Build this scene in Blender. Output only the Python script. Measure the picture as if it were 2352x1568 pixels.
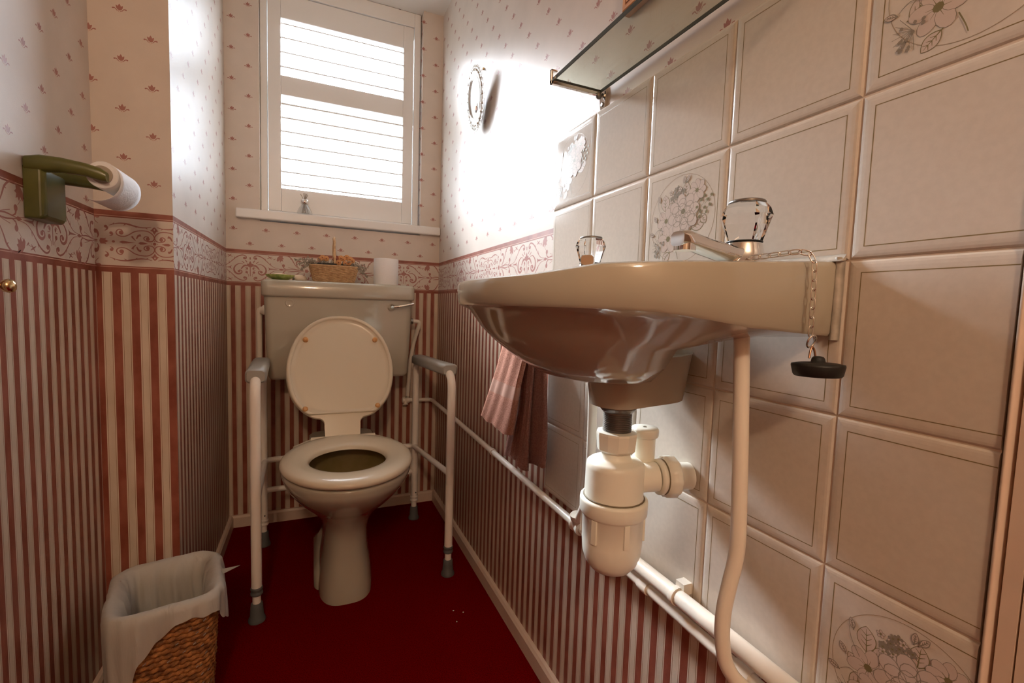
import bpy, math, random
from mathutils import Vector, Matrix
PI = math.pi
random.seed(4)
for o in list(bpy.data.objects): bpy.data.objects.remove(o)
SC = bpy.context.scene
COL = SC.collection

# ---------------------------------------------------------------- camera
F_PX = 1058.03
CX, CY, CZ = -0.4820, -0.8917, 0.8338
rx, ry, rz = -0.0731, -0.0319, -0.4096
R = Matrix.Rotation(rz, 3, 'Z') @ Matrix.Rotation(rx, 3, 'X') @ Matrix.Rotation(ry, 3, 'Y')
cam = bpy.data.cameras.new('camera'); camo = bpy.data.objects.new('camera', cam); COL.objects.link(camo)
right, fwd, up = R.col[0], R.col[1], R.col[2]
M = Matrix.Identity(4)
for i in range(3):
    M[i][0] = right[i]; M[i][1] = up[i]; M[i][2] = -fwd[i]
M[0][3], M[1][3], M[2][3] = CX, CY, CZ
camo.matrix_world = M
cam.sensor_fit = 'HORIZONTAL'; cam.sensor_width = 36.0; cam.lens = 36.0 * F_PX / 2352.0
cam.clip_start = 0.01; cam.clip_end = 60
SC.camera = camo

# ---------------------------------------------------------------- world, lights, exposure
W = bpy.data.worlds.new('overcast_sky'); SC.world = W; W.use_nodes = True
bg = W.node_tree.nodes['Background']
# overcast sky: brighter towards the zenith, dim ground below the horizon
_n, _l = W.node_tree.nodes, W.node_tree.links
_tc = _n.new('ShaderNodeTexCoord'); _sx = _n.new('ShaderNodeSeparateXYZ'); _cr = _n.new('ShaderNodeValToRGB')
_l.new(_tc.outputs['Generated'], _sx.inputs[0]); _l.new(_sx.outputs['Z'], _cr.inputs['Fac'])
_e = _cr.color_ramp.elements
_e[0].position = 0.0; _e[0].color = (0.10, 0.10, 0.09, 1)
_e[1].position = 1.0; _e[1].color = (0.86, 0.93, 1.0, 1)
_q = _e.new(0.02); _q.color = (0.20, 0.22, 0.24, 1)
_q = _e.new(0.55); _q.color = (0.68, 0.77, 0.86, 1)
SKY = 42.0; HALL = 35.0; LOO = 0.5; GLOW = 430.0
# added bright lobe in the sky, aimed to light the low right wall
_vm = _n.new('ShaderNodeVectorMath'); _vm.operation = 'DOT_PRODUCT'
_vm.inputs[1].default_value = Vector((-0.25, 0.86, 0.62)).normalized(); _l.new(_tc.outputs['Generated'], _vm.inputs[0])
_mx = _n.new('ShaderNodeMath'); _mx.operation = 'MAXIMUM'; _mx.inputs[1].default_value = 0.0; _l.new(_vm.outputs['Value'], _mx.inputs[0])
_pw = _n.new('ShaderNodeMath'); _pw.operation = 'POWER'; _pw.inputs[1].default_value = 50.0; _l.new(_mx.outputs[0], _pw.inputs[0])
_bg2 = _n.new('ShaderNodeBackground'); _bg2.inputs[0].default_value = (0.96, 0.98, 1.0, 1)
_ml = _n.new('ShaderNodeMath'); _ml.operation = 'MULTIPLY'; _ml.inputs[1].default_value = GLOW; _l.new(_pw.outputs[0], _ml.inputs[0])
_l.new(_ml.outputs[0], _bg2.inputs[1])
_ad = _n.new('ShaderNodeAddShader'); _l.new(bg.outputs[0], _ad.inputs[0]); _l.new(_bg2.outputs[0], _ad.inputs[1])
_l.new(_ad.outputs[0], _n['World Output'].inputs[0])
_l.new(_cr.outputs[0], bg.inputs[0])
bg.inputs[1].default_value = SKY
pl = bpy.data.lights.new('window_portal', 'AREA'); pl.shape = 'RECTANGLE'; pl.size = 0.60; pl.size_y = 0.84
pl.cycles.is_portal = True
po = bpy.data.objects.new('window_portal', pl); COL.objects.link(po)
po.location = (-0.37, 1.20, 1.57); po.rotation_euler = (-PI / 2, 0, 0)
def point(name, loc, power, col, rad):
    l = bpy.data.lights.new(name, 'POINT'); l.energy = power; l.color = col; l.shadow_soft_size = rad
    o = bpy.data.objects.new(name, l); COL.objects.link(o); o.location = loc
point('hall_ceiling_lamp', (-0.68, -1.90, 1.74), HALL, (1.0, 0.70, 0.46), 0.07)
point('toilet_ceiling_lamp', (-0.42, -0.25, 1.90), LOO, (1.0, 0.66, 0.40), 0.04)
SC.view_settings.view_transform = 'Standard'; SC.view_settings.look = 'None'
SC.view_settings.exposure = 0.0; SC.view_settings.gamma = 1.0
SC.view_settings.use_curve_mapping = False
SC.cycles.max_bounces = 10; SC.cycles.diffuse_bounces = 6; SC.cycles.transparent_max_bounces = 16
SC.cycles.caustics_refractive = False; SC.cycles.caustics_reflective = False
SC.cycles.sample_clamp_indirect = 6.0

# ---------------------------------------------------------------- materials
MATS = {}
def mat(name, col, rough=0.5, metal=0.0, var=0.0, vscale=40.0, bump=0.0, bscale=200.0, spec=0.5, coat=0.0,
        trans=0.0, ior=1.45, col2=None, stretch=None, sheen=0.0, distort=0.0, lo=0.35, hi=0.65):
    m = bpy.data.materials.new(name); m.use_nodes = True; nt = m.node_tree; N = nt.nodes; Lk = nt.links
    b = N['Principled BSDF']
    b.inputs['Base Color'].default_value = (*col, 1); b.inputs['Roughness'].default_value = rough
    b.inputs['Metallic'].default_value = metal; b.inputs['IOR'].default_value = ior
    b.inputs['Specular IOR Level'].default_value = spec
    b.inputs['Coat Weight'].default_value = coat; b.inputs['Coat Roughness'].default_value = 0.05
    b.inputs['Transmission Weight'].default_value = trans
    if sheen: b.inputs['Sheen Weight'].default_value = sheen
    tc = N.new('ShaderNodeTexCoord'); src = tc.outputs['Object']
    if stretch:
        mp = N.new('ShaderNodeMapping'); mp.inputs['Scale'].default_value = stretch
        Lk.new(src, mp.inputs['Vector']); src = mp.outputs['Vector']
    if var or col2:
        n = N.new('ShaderNodeTexNoise'); n.inputs['Scale'].default_value = vscale; n.inputs['Detail'].default_value = 4
        n.inputs['Distortion'].default_value = distort
        Lk.new(src, n.inputs['Vector'])
        cr = N.new('ShaderNodeValToRGB'); cr.color_ramp.elements[0].position = lo; cr.color_ramp.elements[1].position = hi
        c2 = col2 if col2 else tuple(c * (1 - var) for c in col)
        cr.color_ramp.elements[0].color = (*c2, 1); cr.color_ramp.elements[1].color = (*col, 1)
        Lk.new(n.outputs['Fac'], cr.inputs['Fac']); Lk.new(cr.outputs['Color'], b.inputs['Base Color'])
    if bump:
        n2 = N.new('ShaderNodeTexNoise'); n2.inputs['Scale'].default_value = bscale; n2.inputs['Detail'].default_value = 3
        Lk.new(src, n2.inputs['Vector'])
        bp = N.new('ShaderNodeBump'); bp.inputs['Strength'].default_value = bump; bp.inputs['Distance'].default_value = 0.002
        Lk.new(n2.outputs['Fac'], bp.inputs['Height']); Lk.new(bp.outputs['Normal'], b.inputs['Normal'])
    MATS[name] = m
    return m
def pane_mat(name, tint, gloss=0.08, rough=0.02):
    m = bpy.data.materials.new(name); m.use_nodes = True; nt = m.node_tree; N = nt.nodes; Lk = nt.links
    for n in list(N): N.remove(n)
    out = N.new('ShaderNodeOutputMaterial'); t = N.new('ShaderNodeBsdfTransparent'); g = N.new('ShaderNodeBsdfGlossy')
    t.inputs[0].default_value = (*tint, 1); g.inputs['Roughness'].default_value = rough
    mx = N.new('ShaderNodeMixShader'); mx.inputs[0].default_value = gloss; Lk.new(t.outputs[0], mx.inputs[1]); Lk.new(g.outputs[0], mx.inputs[2])
    Lk.new(mx.outputs[0], out.inputs[0]); MATS[name] = m
    return m
paper = mat('wallpaper_cream', (0.66, 0.585, 0.52), 0.40, var=0.06, vscale=12, bump=0.10, bscale=700, spec=0.22)
paperb = mat('wallpaper_stripe_cream', (0.66, 0.565, 0.46), 0.42, col2=(0.57, 0.475, 0.37), vscale=30, bump=0.10, bscale=700, spec=0.5, stretch=(1, 1, 0.35))
red = mat('wallpaper_red', (0.31, 0.098, 0.064), 0.42, col2=(0.21, 0.052, 0.030), vscale=26, bump=0.08, bscale=700, spec=0.5, stretch=(1, 1, 0.6))
motif = mat('wallpaper_motif', (0.36, 0.150, 0.125), 0.42, spec=0.5)
pale = mat('wallpaper_pink_line', (0.62, 0.42, 0.33), 0.42, spec=0.5)
line = mat('wallpaper_dark_line', (0.20, 0.10, 0.055), 0.45, col2=(0.42, 0.27, 0.18), vscale=160, stretch=(1, 1, 0.12))
ceilm = mat('ceiling_paint', (0.80, 0.78, 0.74), 0.7, bump=0.15, bscale=120)
carpet = mat('carpet_red', (0.22, 0.002, 0.003), 1.0, col2=(0.10, 0.0008, 0.0015), vscale=420, bump=1.0, bscale=900, spec=0.0)
skirt = mat('skirting_paint', (0.70, 0.56, 0.46), 0.35, var=0.05, vscale=30)
tile = mat('tile_glaze', (0.62, 0.56, 0.49), 0.12, var=0.05, vscale=160, bump=0.03, bscale=1400, spec=0.30)
tline = mat('tile_line', (0.23, 0.17, 0.075), 0.3)
tgrey = mat('tile_flower_grey', (0.25, 0.215, 0.17), 0.25)
tpale = mat('tile_flower_pale', (0.56, 0.465, 0.41), 0.22)
tgreen = mat('tile_flower_olive', (0.20, 0.17, 0.085), 0.25)
tring = mat('tile_circle_line', (0.36, 0.29, 0.21), 0.25)
grout = mat('grout', (0.66, 0.55, 0.45), 0.6, var=0.08, vscale=90)
white = mat('white_paint', (0.80, 0.80, 0.79), 0.35)
upvc = mat('window_white', (0.84, 0.85, 0.86), 0.3)
ceramic = mat('beige_ceramic', (0.43, 0.40, 0.325), 0.10, spec=0.55, coat=0.5)
seatm = mat('beige_plastic', (0.60, 0.53, 0.41), 0.22, spec=0.5, bump=0.02)
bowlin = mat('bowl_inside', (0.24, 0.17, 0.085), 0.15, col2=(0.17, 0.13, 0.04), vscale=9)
buff = mat('rubber_buffer_tan', (0.62, 0.33, 0.13), 0.4)
chrome = mat('chrome', (0.85, 0.84, 0.82), 0.06, metal=1.0)
steel = mat('worn_metal', (0.24, 0.22, 0.20), 0.38, metal=0.9, bump=0.1)
copper = mat('coppery_wire', (0.55, 0.33, 0.22), 0.3, metal=0.9)
pipem = mat('painted_pipe', (0.82, 0.77, 0.68), 0.28, bump=0.12, bscale=60)
tubew = mat('white_tube', (0.84, 0.80, 0.74), 0.3)
greypl = mat('grey_plastic', (0.30, 0.295, 0.27), 0.38, bump=0.05)
greyrub = mat('grey_rubber', (0.10, 0.105, 0.105), 0.6)
trapm = mat('trap_plastic', (0.80, 0.79, 0.70), 0.32, spec=0.45)
ring = mat('trap_seal', (0.16, 0.13, 0.08), 0.6)
olive = mat('olive_plastic', (0.105, 0.105, 0.022), 0.28, col2=(0.060, 0.065, 0.018), vscale=14)
paperw = mat('tissue_paper', (0.82, 0.82, 0.83), 0.85, bump=0.35, bscale=220)
tubec = mat('roll_spindle', (0.36, 0.30, 0.24), 0.5)
blackr = mat('black_rubber', (0.012, 0.013, 0.013), 0.45)
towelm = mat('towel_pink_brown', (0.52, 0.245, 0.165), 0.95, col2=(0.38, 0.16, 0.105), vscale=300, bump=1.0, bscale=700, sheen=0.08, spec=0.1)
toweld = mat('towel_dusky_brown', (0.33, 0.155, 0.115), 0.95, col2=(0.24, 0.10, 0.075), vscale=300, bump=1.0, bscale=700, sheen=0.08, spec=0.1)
band = mat('towel_band', (0.47, 0.26, 0.19), 0.8, bump=0.3, bscale=900)
rope = mat('seagrass_rope', (0.46, 0.19, 0.052), 0.6, col2=(0.15, 0.052, 0.012), vscale=85, bump=0.6, bscale=600)
fleck = mat('pale_fleck', (0.55, 0.50, 0.45), 0.5)
basketin = mat('bin_inside', (0.20, 0.10, 0.04), 0.8)
wick = mat('wicker', (0.62, 0.41, 0.22), 0.55, col2=(0.45, 0.27, 0.13), vscale=90)
orange = mat('dried_petal_orange', (0.66, 0.34, 0.14), 0.8, col2=(0.50, 0.24, 0.10), vscale=300)
rust = mat('dried_petal_rust', (0.28, 0.085, 0.05), 0.8)
sprig = mat('dried_sprig_grey', (0.42, 0.38, 0.32), 0.85, col2=(0.18, 0.15, 0.11), vscale=250)
dark = mat('dark_moss', (0.045, 0.04, 0.032), 0.9)
dishg = mat('dish_green', (0.42, 0.46, 0.14), 0.2, col2=(0.20, 0.28, 0.07), vscale=50)
dishw = mat('dish_cream', (0.80, 0.80, 0.70), 0.2)
soapm = mat('soap_cream', (0.78, 0.66, 0.52), 0.45)
silver = mat('silver_frame', (0.72, 0.71, 0.68), 0.22, metal=0.85)
mount = mat('cream_mount', (0.80, 0.78, 0.73), 0.3, coat=0.6)
wood = mat('orange_wood', (0.66, 0.33, 0.15), 0.35, col2=(0.52, 0.24, 0.10), vscale=18, stretch=(1, 1, 6))
wooddk = mat('wood_groove', (0.33, 0.14, 0.06), 0.5)
mirrorm = mat('mirror_glass', (0.8, 0.8, 0.8), 0.02, metal=1.0)
brass = mat('brass', (0.70, 0.52, 0.28), 0.22, metal=1.0)
clear = mat('clear_acrylic', (1, 1, 1), 0.02, trans=1.0, ior=1.45)
reedm = mat('reed', (0.33, 0.29, 0.25), 0.7)
liquid = mat('clear_oil', (0.95, 0.93, 0.88), 0.02, trans=1.0, ior=1.40)
pane = pane_mat('window_pane', (0.97, 0.98, 0.99))
shelfg = pane_mat('shelf_glass', (0.80, 0.80, 0.74))
bottleg = pane_mat('bottle_glass', (0.93, 0.93, 0.92), 0.22, 0.04)
shelfe = mat('shelf_glass_edge', (0.05, 0.06, 0.055), 0.12)
seal = mat('old_sealant', (0.50, 0.46, 0.40), 0.6, col2=(0.36, 0.33, 0.28), vscale=60, bump=0.6, bscale=90)
hallm = mat('hall_wall_paint', (0.55, 0.42, 0.32), 0.7)
outerm = mat('render_outside', (0.6, 0.6, 0.58), 0.9)
speckm = mat('dark_speck', (0.09, 0.02, 0.02), 0.6)
# plastic liner: translucent
def liner_mat():
    m = bpy.data.materials.new('thin_white_plastic'); m.use_nodes = True; nt = m.node_tree; N = nt.nodes; Lk = nt.links
    b = N['Principled BSDF']; b.inputs['Base Color'].default_value = (0.66, 0.65, 0.60, 1); b.inputs['Roughness'].default_value = 0.42
    tl = N.new('ShaderNodeBsdfTranslucent'); tl.inputs[0].default_value = (0.62, 0.60, 0.55, 1)
    mx = N.new('ShaderNodeMixShader'); mx.inputs[0].default_value = 0.30
    tr = N.new('ShaderNodeBsdfTransparent'); mx2 = N.new('ShaderNodeMixShader'); mx2.inputs[0].default_value = 0.10
    Lk.new(b.outputs[0], mx.inputs[1]); Lk.new(tl.outputs[0], mx.inputs[2])
    Lk.new(mx.outputs[0], mx2.inputs[1]); Lk.new(tr.outputs[0], mx2.inputs[2])
    Lk.new(mx2.outputs[0], N['Material Output'].inputs[0])
    tc = N.new('ShaderNodeTexCoord'); mp = N.new('ShaderNodeMapping'); mp.inputs['Scale'].default_value = (60, 60, 9)
    n = N.new('ShaderNodeTexNoise'); n.inputs['Scale'].default_value = 1.0; n.inputs['Detail'].default_value = 5; n.inputs['Distortion'].default_value = 1.0
    bp = N.new('ShaderNodeBump'); bp.inputs['Strength'].default_value = 0.5; bp.inputs['Distance'].default_value = 0.006
    Lk.new(tc.outputs['Object'], mp.inputs[0]); Lk.new(mp.outputs[0], n.inputs['Vector']); Lk.new(n.outputs['Fac'], bp.inputs['Height'])
    Lk.new(bp.outputs[0], b.inputs['Normal']); MATS['liner'] = m
    return m
linerm = liner_mat()

# ---------------------------------------------------------------- mesh helpers
OFF = {}
class MB:
    def __init__(s): s.v = []; s.f = []; s.m = []; s.sm = []; s.mats = []
    def mi(s, m):
        if m not in s.mats: s.mats.append(m)
        return s.mats.index(m)
    def add(s, vs, fs, m, smooth=False):
        k = len(s.v); s.v += [tuple(v) for v in vs]; i = s.mi(m)
        for f in fs: s.f.append(tuple(k + a for a in f)); s.m.append(i); s.sm.append(smooth)
    def box(s, x0, x1, y0, y1, z0, z1, m):
        vs = [(x, y, z) for z in (z0, z1) for y in (y0, y1) for x in (x0, x1)]
        s.add(vs, [(0, 2, 3, 1), (4, 5, 7, 6), (0, 1, 5, 4), (2, 6, 7, 3), (0, 4, 6, 2), (1, 3, 7, 5)], m)
    def loft(s, rings, m, close=True, cap0=False, cap1=False, smooth=True, flip=False):
        n = len(rings[0]); vs = [p for r in rings for p in r]; fs = []
        for a in range(len(rings) - 1):
            for b in range(n if close else n - 1):
                c = (b + 1) % n
                q = (a * n + b, a * n + c, (a + 1) * n + c, (a + 1) * n + b)
                fs.append(q[::-1] if flip else q)
        s.add(vs, fs, m, smooth)
        # end caps get vertices of their own so that they do not bend the smooth shading
        if cap0: s.add(rings[0], [tuple(range(n)) if flip else tuple(range(n - 1, -1, -1))], m)
        if cap1: s.add(rings[-1], [tuple(range(n - 1, -1, -1)) if flip else tuple(range(n))], m)
    def tube(s, pts, r, m, n=14, caps=True, fr=None):
        P = [Vector(p) for p in pts]; rings = []
        t = (P[1] - P[0]).normalized(); a = Vector((0, 0, 1)) if abs(t.z) < 0.9 else Vector((1, 0, 0))
        u = t.cross(a).normalized()
        for i, p in enumerate(P):
            if i == 0: t = P[1] - P[0]
            elif i == len(P) - 1: t = P[-1] - P[-2]
            else: t = (P[i + 1] - p).normalized() + (p - P[i - 1]).normalized()
            t.normalize(); u = (u - t * u.dot(t)).normalized(); w = t.cross(u)
            rr = r[i] if isinstance(r, (list, tuple)) else r
            ring_ = []
            for k in range(n):
                th = 2 * PI * k / n; q = rr * (fr(i, th) if fr else 1)
                ring_.append(p + (u * math.cos(th) + w * math.sin(th)) * q)
            rings.append(ring_)
        s.loft(rings, m, True, caps, caps)
    def lathe(s, prof, o, ax, m, n=32, smooth=True, scal=None):
        ax = Vector(ax).normalized(); a = Vector((0, 0, 1)) if abs(ax.z) < 0.9 else Vector((1, 0, 0))
        u = ax.cross(a).normalized(); w = ax.cross(u); o = Vector(o)
        rings = [[o + ax * h + (u * math.cos(2 * PI * k / n) + w * math.sin(2 * PI * k / n)) * (r * (scal(k / n, h) if scal else 1)) for k in range(n)] for r, h in prof]
        s.loft(rings, m, True, True, True, smooth)
    def sphere(s, c, r, m, n=12, sc=(1, 1, 1), rough=0.0):
        rings = []
        for i in range(1, n):
            ph = PI * i / n
            rings.append([(c[0] + r * sc[0] * math.sin(ph) * math.cos(2 * PI * k / n) * (1 + rough * random.uniform(-1, 1)),
                           c[1] + r * sc[1] * math.sin(ph) * math.sin(2 * PI * k / n) * (1 + rough * random.uniform(-1, 1)),
                           c[2] - r * sc[2] * math.cos(ph)) for k in range(n)])
        s.loft(rings, m, True, True, True)
    def build(s, name, parent=None, loc=None, auto=None):
        me = bpy.data.meshes.new(name); me.from_pydata(s.v, [], s.f)
        for m in s.mats: me.materials.append(m)
        me.polygons.foreach_set('material_index', s.m); me.polygons.foreach_set('use_smooth', s.sm)
        me.update(); o = bpy.data.objects.new(name, me); COL.objects.link(o)
        if parent: o.parent = parent
        if parent:
            off = Vector(OFF.get(parent.name, (0, 0, 0))); me.transform(Matrix.Translation(-off)); OFF[o.name] = tuple(off)
        return o
def tag(o, label, cat, group=None, kind=None):
    if label: o['label'] = label
    if cat: o['category'] = cat
    if group: o['group'] = group
    if kind: o['kind'] = kind
    return o
def thing(name, label, cat, loc, group=None):
    o = bpy.data.objects.new(name, None); COL.objects.link(o); o.location = loc; OFF[o.name] = tuple(loc)
    o.empty_display_size = 0.02
    return tag(o, label, cat, group)
def struct(mb, name, parent=None):
    o = mb.build(name, parent); o['kind'] = 'structure'; return o
def bevel(o, w, seg=2):
    b = o.modifiers.new('bevel', 'BEVEL'); b.width = w; b.segments = seg; b.limit_method = 'ANGLE'; b.angle_limit = 0.7
    return o
def subsurf(o, lv=1):
    b = o.modifiers.new('subd', 'SUBSURF'); b.levels = lv; b.render_levels = lv; return o
def crom(P, k=6):
    out = []
    for i in range(len(P) - 1):
        p0 = P[max(i - 1, 0)]; p1 = P[i]; p2 = P[i + 1]; p3 = P[min(i + 2, len(P) - 1)]
        for j in range(k):
            t = j / k
            out.append(tuple(0.5 * (2 * b + (c - a) * t + (2 * a - 5 * b + 4 * c - d) * t * t + (3 * b - a - 3 * c + d) * t ** 3) for a, b, c, d in zip(p0, p1, p2, p3)))
    out.append(tuple(P[-1])); return out
def arc_path(pts, r, k=6):
    """polyline with rounded corners of radius r"""
    P = [Vector(p) for p in pts]; out = [P[0]]
    for i in range(1, len(P) - 1):
        a, b, c = P[i - 1], P[i], P[i + 1]
        d1 = (a - b).normalized(); d2 = (c - b).normalized(); q = min(r, (a - b).length * 0.49, (c - b).length * 0.49)
        s0, s1 = b + d1 * q, b + d2 * q
        for j in range(k + 1):
            t = j / k; out.append(s0 * (1 - t) ** 2 + b * 2 * t * (1 - t) + s1 * t * t)
    out.append(P[-1]); return out
def rrect(cx, cy, w, d, r, z, n=5, rot=0.0):
    out = []
    for (sx, sy, a0) in ((1, 1, 0), (-1, 1, PI / 2), (-1, -1, PI), (1, -1, 1.5 * PI)):
        for k in range(n + 1):
            a = a0 + PI / 2 * k / n
            x = sx * (w / 2 - r) + r * math.cos(a); y = sy * (d / 2 - r) + r * math.sin(a)
            out.append((cx + x * math.cos(rot) - y * math.sin(rot), cy + x * math.sin(rot) + y * math.cos(rot), z))
    return out
def ell(cx, cy, a, b, z, n=48, e=2.0, ph=0.0):
    out = []
    for k in range(n):
        t = 2 * PI * k / n + ph; c, s_ = math.cos(t), math.sin(t)
        r = (abs(c) ** e + abs(s_) ** e) ** (-1 / e)
        out.append((cx + a * r * c, cy + b * r * s_, z))
    return out

# ---------------------------------------------------------------- flat pattern drawing on walls
class Draw:
    """2D pattern printed on a wall plane, P(s,z,d) -> 3D"""
    def __init__(s, mb, P, d=0.0002, s0=-9, s1=9, z0=-9, z1=9): s.mb = mb; s.P = P; s.d = d; s.s0, s.s1, s.z0, s.z1 = s0, s1, z0, z1
    def poly(s, pts, m, d=None):
        q = [(min(max(a, s.s0), s.s1), min(max(b, s.z0), s.z1)) for a, b in pts]
        if max(a for a, b in q) - min(a for a, b in q) < 1e-5 or max(b for a, b in q) - min(b for a, b in q) < 1e-5: return
        A = sum(q[i][0] * q[(i + 1) % len(q)][1] - q[(i + 1) % len(q)][0] * q[i][1] for i in range(len(q)))
        if A < 0: q = q[::-1]
        c = getattr(s, 'c', 0)   # each printed shape a hair above the last: never two in one plane
        dd = s.d + c * 9e-7 if getattr(s, 'mono', False) else (s.d if d is None else d) + (c % 30) * 2e-6
        s.mb.add([s.P(a, b, dd) for a, b in q], [tuple(range(len(q)))], m)
    def rect(s, a0, a1, b0, b1, m, d=None): s.c = getattr(s, 'c', 0) + 1; s.poly([(a0, b0), (a1, b0), (a1, b1), (a0, b1)], m, d)
    def disc(s, cx, cy, rx_, ry_, m, rot=0, n=12, d=None):
        c, q = math.cos(rot), math.sin(rot); s.c = getattr(s, 'c', 0) + 1
        s.poly([(cx + rx_ * math.cos(2 * PI * k / n) * c - ry_ * math.sin(2 * PI * k / n) * q, cy + rx_ * math.cos(2 * PI * k / n) * q + ry_ * math.sin(2 * PI * k / n) * c) for k in range(n)], m, d)
    def stroke(s, pts, w0, w1, m, wm=None, k=5, d=None):
        p = crom(pts, k) if len(pts) > 2 else [tuple(x) for x in pts]; n = len(p); s.c = getattr(s, 'c', 0) + 1
        def wd(i):
            t = i / (n - 1)
            if wm is None: return w0 + (w1 - w0) * t
            return w0 + (wm - w0) * 2 * t if t < .5 else wm + (w1 - wm) * (2 * t - 1)
        E = []
        for i in range(n):
            a, b = p[max(i - 1, 0)], p[min(i + 1, n - 1)]; dx, dy = b[0] - a[0], b[1] - a[1]; L = math.hypot(dx, dy) or 1
            h = wd(i) / 2; E.append(((p[i][0] - dy / L * h, p[i][1] + dx / L * h), (p[i][0] + dy / L * h, p[i][1] - dx / L * h)))
        for i in range(n - 1): s.poly([E[i][0], E[i + 1][0], E[i + 1][1], E[i][1]], m, d)

def lotus(D, cs, cz, w=0.0225):
    T = lambda pts: [(cs + x * w, cz + y * w) for x, y in pts]
    h = [(0, .42), (.07, .30), (.11, .20), (.22, .27), (.25, .25), (.22, .06), (.14, -.08), (0, -.14)]
    D.poly(T(h + [(-x, y) for x, y in h[-2:0:-1]]), motif)
    for q in (-1, 1):
        D.stroke(T([(q * .03, -.20), (q * .16, -.17), (q * .26, -.04), (q * .36, .02)]), .035 * w, .08 * w, motif, k=2)
        D.disc(cs + q * .43 * w, cz - .005 * w, .085 * w, .06 * w, motif, -q * .3, 8)
        D.stroke(T([(q * .14, -.17), (0, -.30)]), .02 * w, .03 * w, pale)

def border_half(D, s0, sg, zc):
    """half period of the scroll border; s = s0 + sg*u, u=0 medallion, .2715 quatrefoil"""
    B = lambda pts: [(s0 + sg * u, zc + v) for u, v in pts]
    # --- quatrefoil part, photo px -> metres
    q = lambda x, y: (.185 + (x - 1240) * .0001153, (450 - y) * .000128)
    for f in (1, -1):
        Q = lambda pts: B([(q(x, y)[0], f * q(x, y)[1]) for x, y in pts])
        D.stroke(Q([(1530, 300), (1495, 335), (1450, 320), (1425, 285), (1440, 245), (1490, 235)][::-1] if 0 else [(1520, 290), (1495, 250), (1450, 255), (1422, 300), (1450, 345), (1530, 358), (1600, 330), (1690, 270), (1790, 245), (1890, 250), (1960, 295), (1988, 350), (1965, 400), (1910, 415), (1850, 400), (1828, 365), (1860, 335), (1905, 345)]), .0020, .0020, motif, k=4)
        D.disc(*Q([(1496, 297)])[0], .0040, .0043, motif); D.disc(*Q([(1888, 374)])[0], .0034, .0038, motif)
        D.stroke(Q([(1320, 195), (1400, 165), (1480, 148), (1580, 150), (1680, 175), (1780, 192), (1870, 190), (1945, 172)]), .0008, .0010, motif, .0034, k=3)
        D.stroke(Q([(1380, 175), (1395, 145)]), .0025, .0006, motif); D.stroke(Q([(1560, 160), (1530, 180)]), .0025, .0006, motif)
        D.stroke(Q([(1700, 180), (1725, 205)]), .0028, .0006, motif); D.stroke(Q([(1860, 190), (1888, 212)]), .0025, .0006, motif)
        D.poly(Q([(1990, 172), (1965, 190), (1950, 215), (1925, 232), (1962, 245), (1990, 295)]), motif)
        D.poly(Q([(1990, 172), (1990, 195), (1978, 215), (1990, 235)]), paper, D.d * 1.6)
        D.stroke(Q([(1655, 345), (1665, 370), (1705, 415)]), .0045, .0012, motif)
        D.stroke(Q([(1785, 318), (1745, 335), (1720, 385)]), .0052, .0018, motif)
        D.disc(*Q([(1350, 315)])[0], .0030, .0030, motif); D.stroke(Q([(1368, 320), (1360, 350), (1325, 362)]), .0036, .0006, motif)
        D.disc(*Q([(1275, 215)])[0], .0028, .0030, motif); D.stroke(Q([(1292, 218), (1295, 255), (1260, 285)]), .0048, .0008, motif)
        # --- fan, units .0001667/px around centreline
        e = .0001667; G = lambda pts: B([((x - 790) * e, f * y * e) for x, y in pts])
        D.stroke(G([(1840, 8), (1720, 12), (1600, 25), (1480, 12), (1400, 0)]), .0016, .0010, motif, .0026, k=3)
        D.stroke(G([(1790, 40), (1710, 20), (1620, 40), (1520, 62)]), .0008, .0010, motif, k=2)
        D.disc(*G([(1430, 92)])[0], .0050, .0052, motif); D.stroke(G([(1430, 70), (1440, 35), (1500, 12)]), .0050, .0010, motif, k=2)
        D.stroke(G([(1740, 30), (1680, 95), (1630, 175), (1590, 250), (1520, 305), (1440, 315), (1380, 285)]), .0010, .0016, motif, .0040, k=3)
        D.poly(G([(1420, 312), (1350, 300), (1310, 255), (1295, 200), (1320, 165), (1350, 205), (1372, 160), (1392, 195), (1425, 180), (1410, 225), (1440, 240), (1415, 265)]), motif)
        D.stroke(G([(1590, 250), (1560, 235)]), .003, .0006, motif); D.stroke(G([(1340, 180), (1400, 120)]), .0009, .0009, motif)
        D.stroke(G([(1770, 30), (1700, 100), (1690, 170), (1720, 215), (1760, 200)]), .0010, .0030, motif, .0042, k=3); D.disc(*G([(1752, 205)])[0], .0048, .0040, motif)
        D.disc(*G([(1815, 118)])[0], .0055, .0045, motif); D.stroke(G([(1838, 110), (1850, 70), (1838, 35)]), .0045, .0010, motif, k=2)
        D.disc(*G([(1842, 300)])[0], .0045, .0038, motif); D.stroke(G([(1820, 300), (1812, 255), (1850, 212)]), .0030, .0006, motif, k=2)
        D.stroke(G([(1400, 14), (1270, 30), (1180, 85), (1100, 165), (1020, 235), (930, 268), (870, 245), (862, 205), (905, 190), (918, 222)]), .0008, .0024, motif, .0036, k=3)
        D.disc(*G([(896, 212)])[0], .0040, .0036, motif)
        D.stroke(G([(1180, 90), (1176, 135)]), .0028, .0006, motif); D.stroke(G([(1080, 190), (1070, 230)]), .0028, .0006, motif)
        for a in range(4):
            an = .6 + a * PI / 2
            D.stroke(G([(1165, 245), (1165 + 62 * math.cos(an), 245 + 42 * math.sin(an))]), .0034, .0008, motif)
        D.stroke(G([(1190, 235), (1270, 215)]), .0009, .0009, motif); D.stroke(G([(1240, 200), (1280, 235)]), .0030, .0008, motif)
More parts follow.
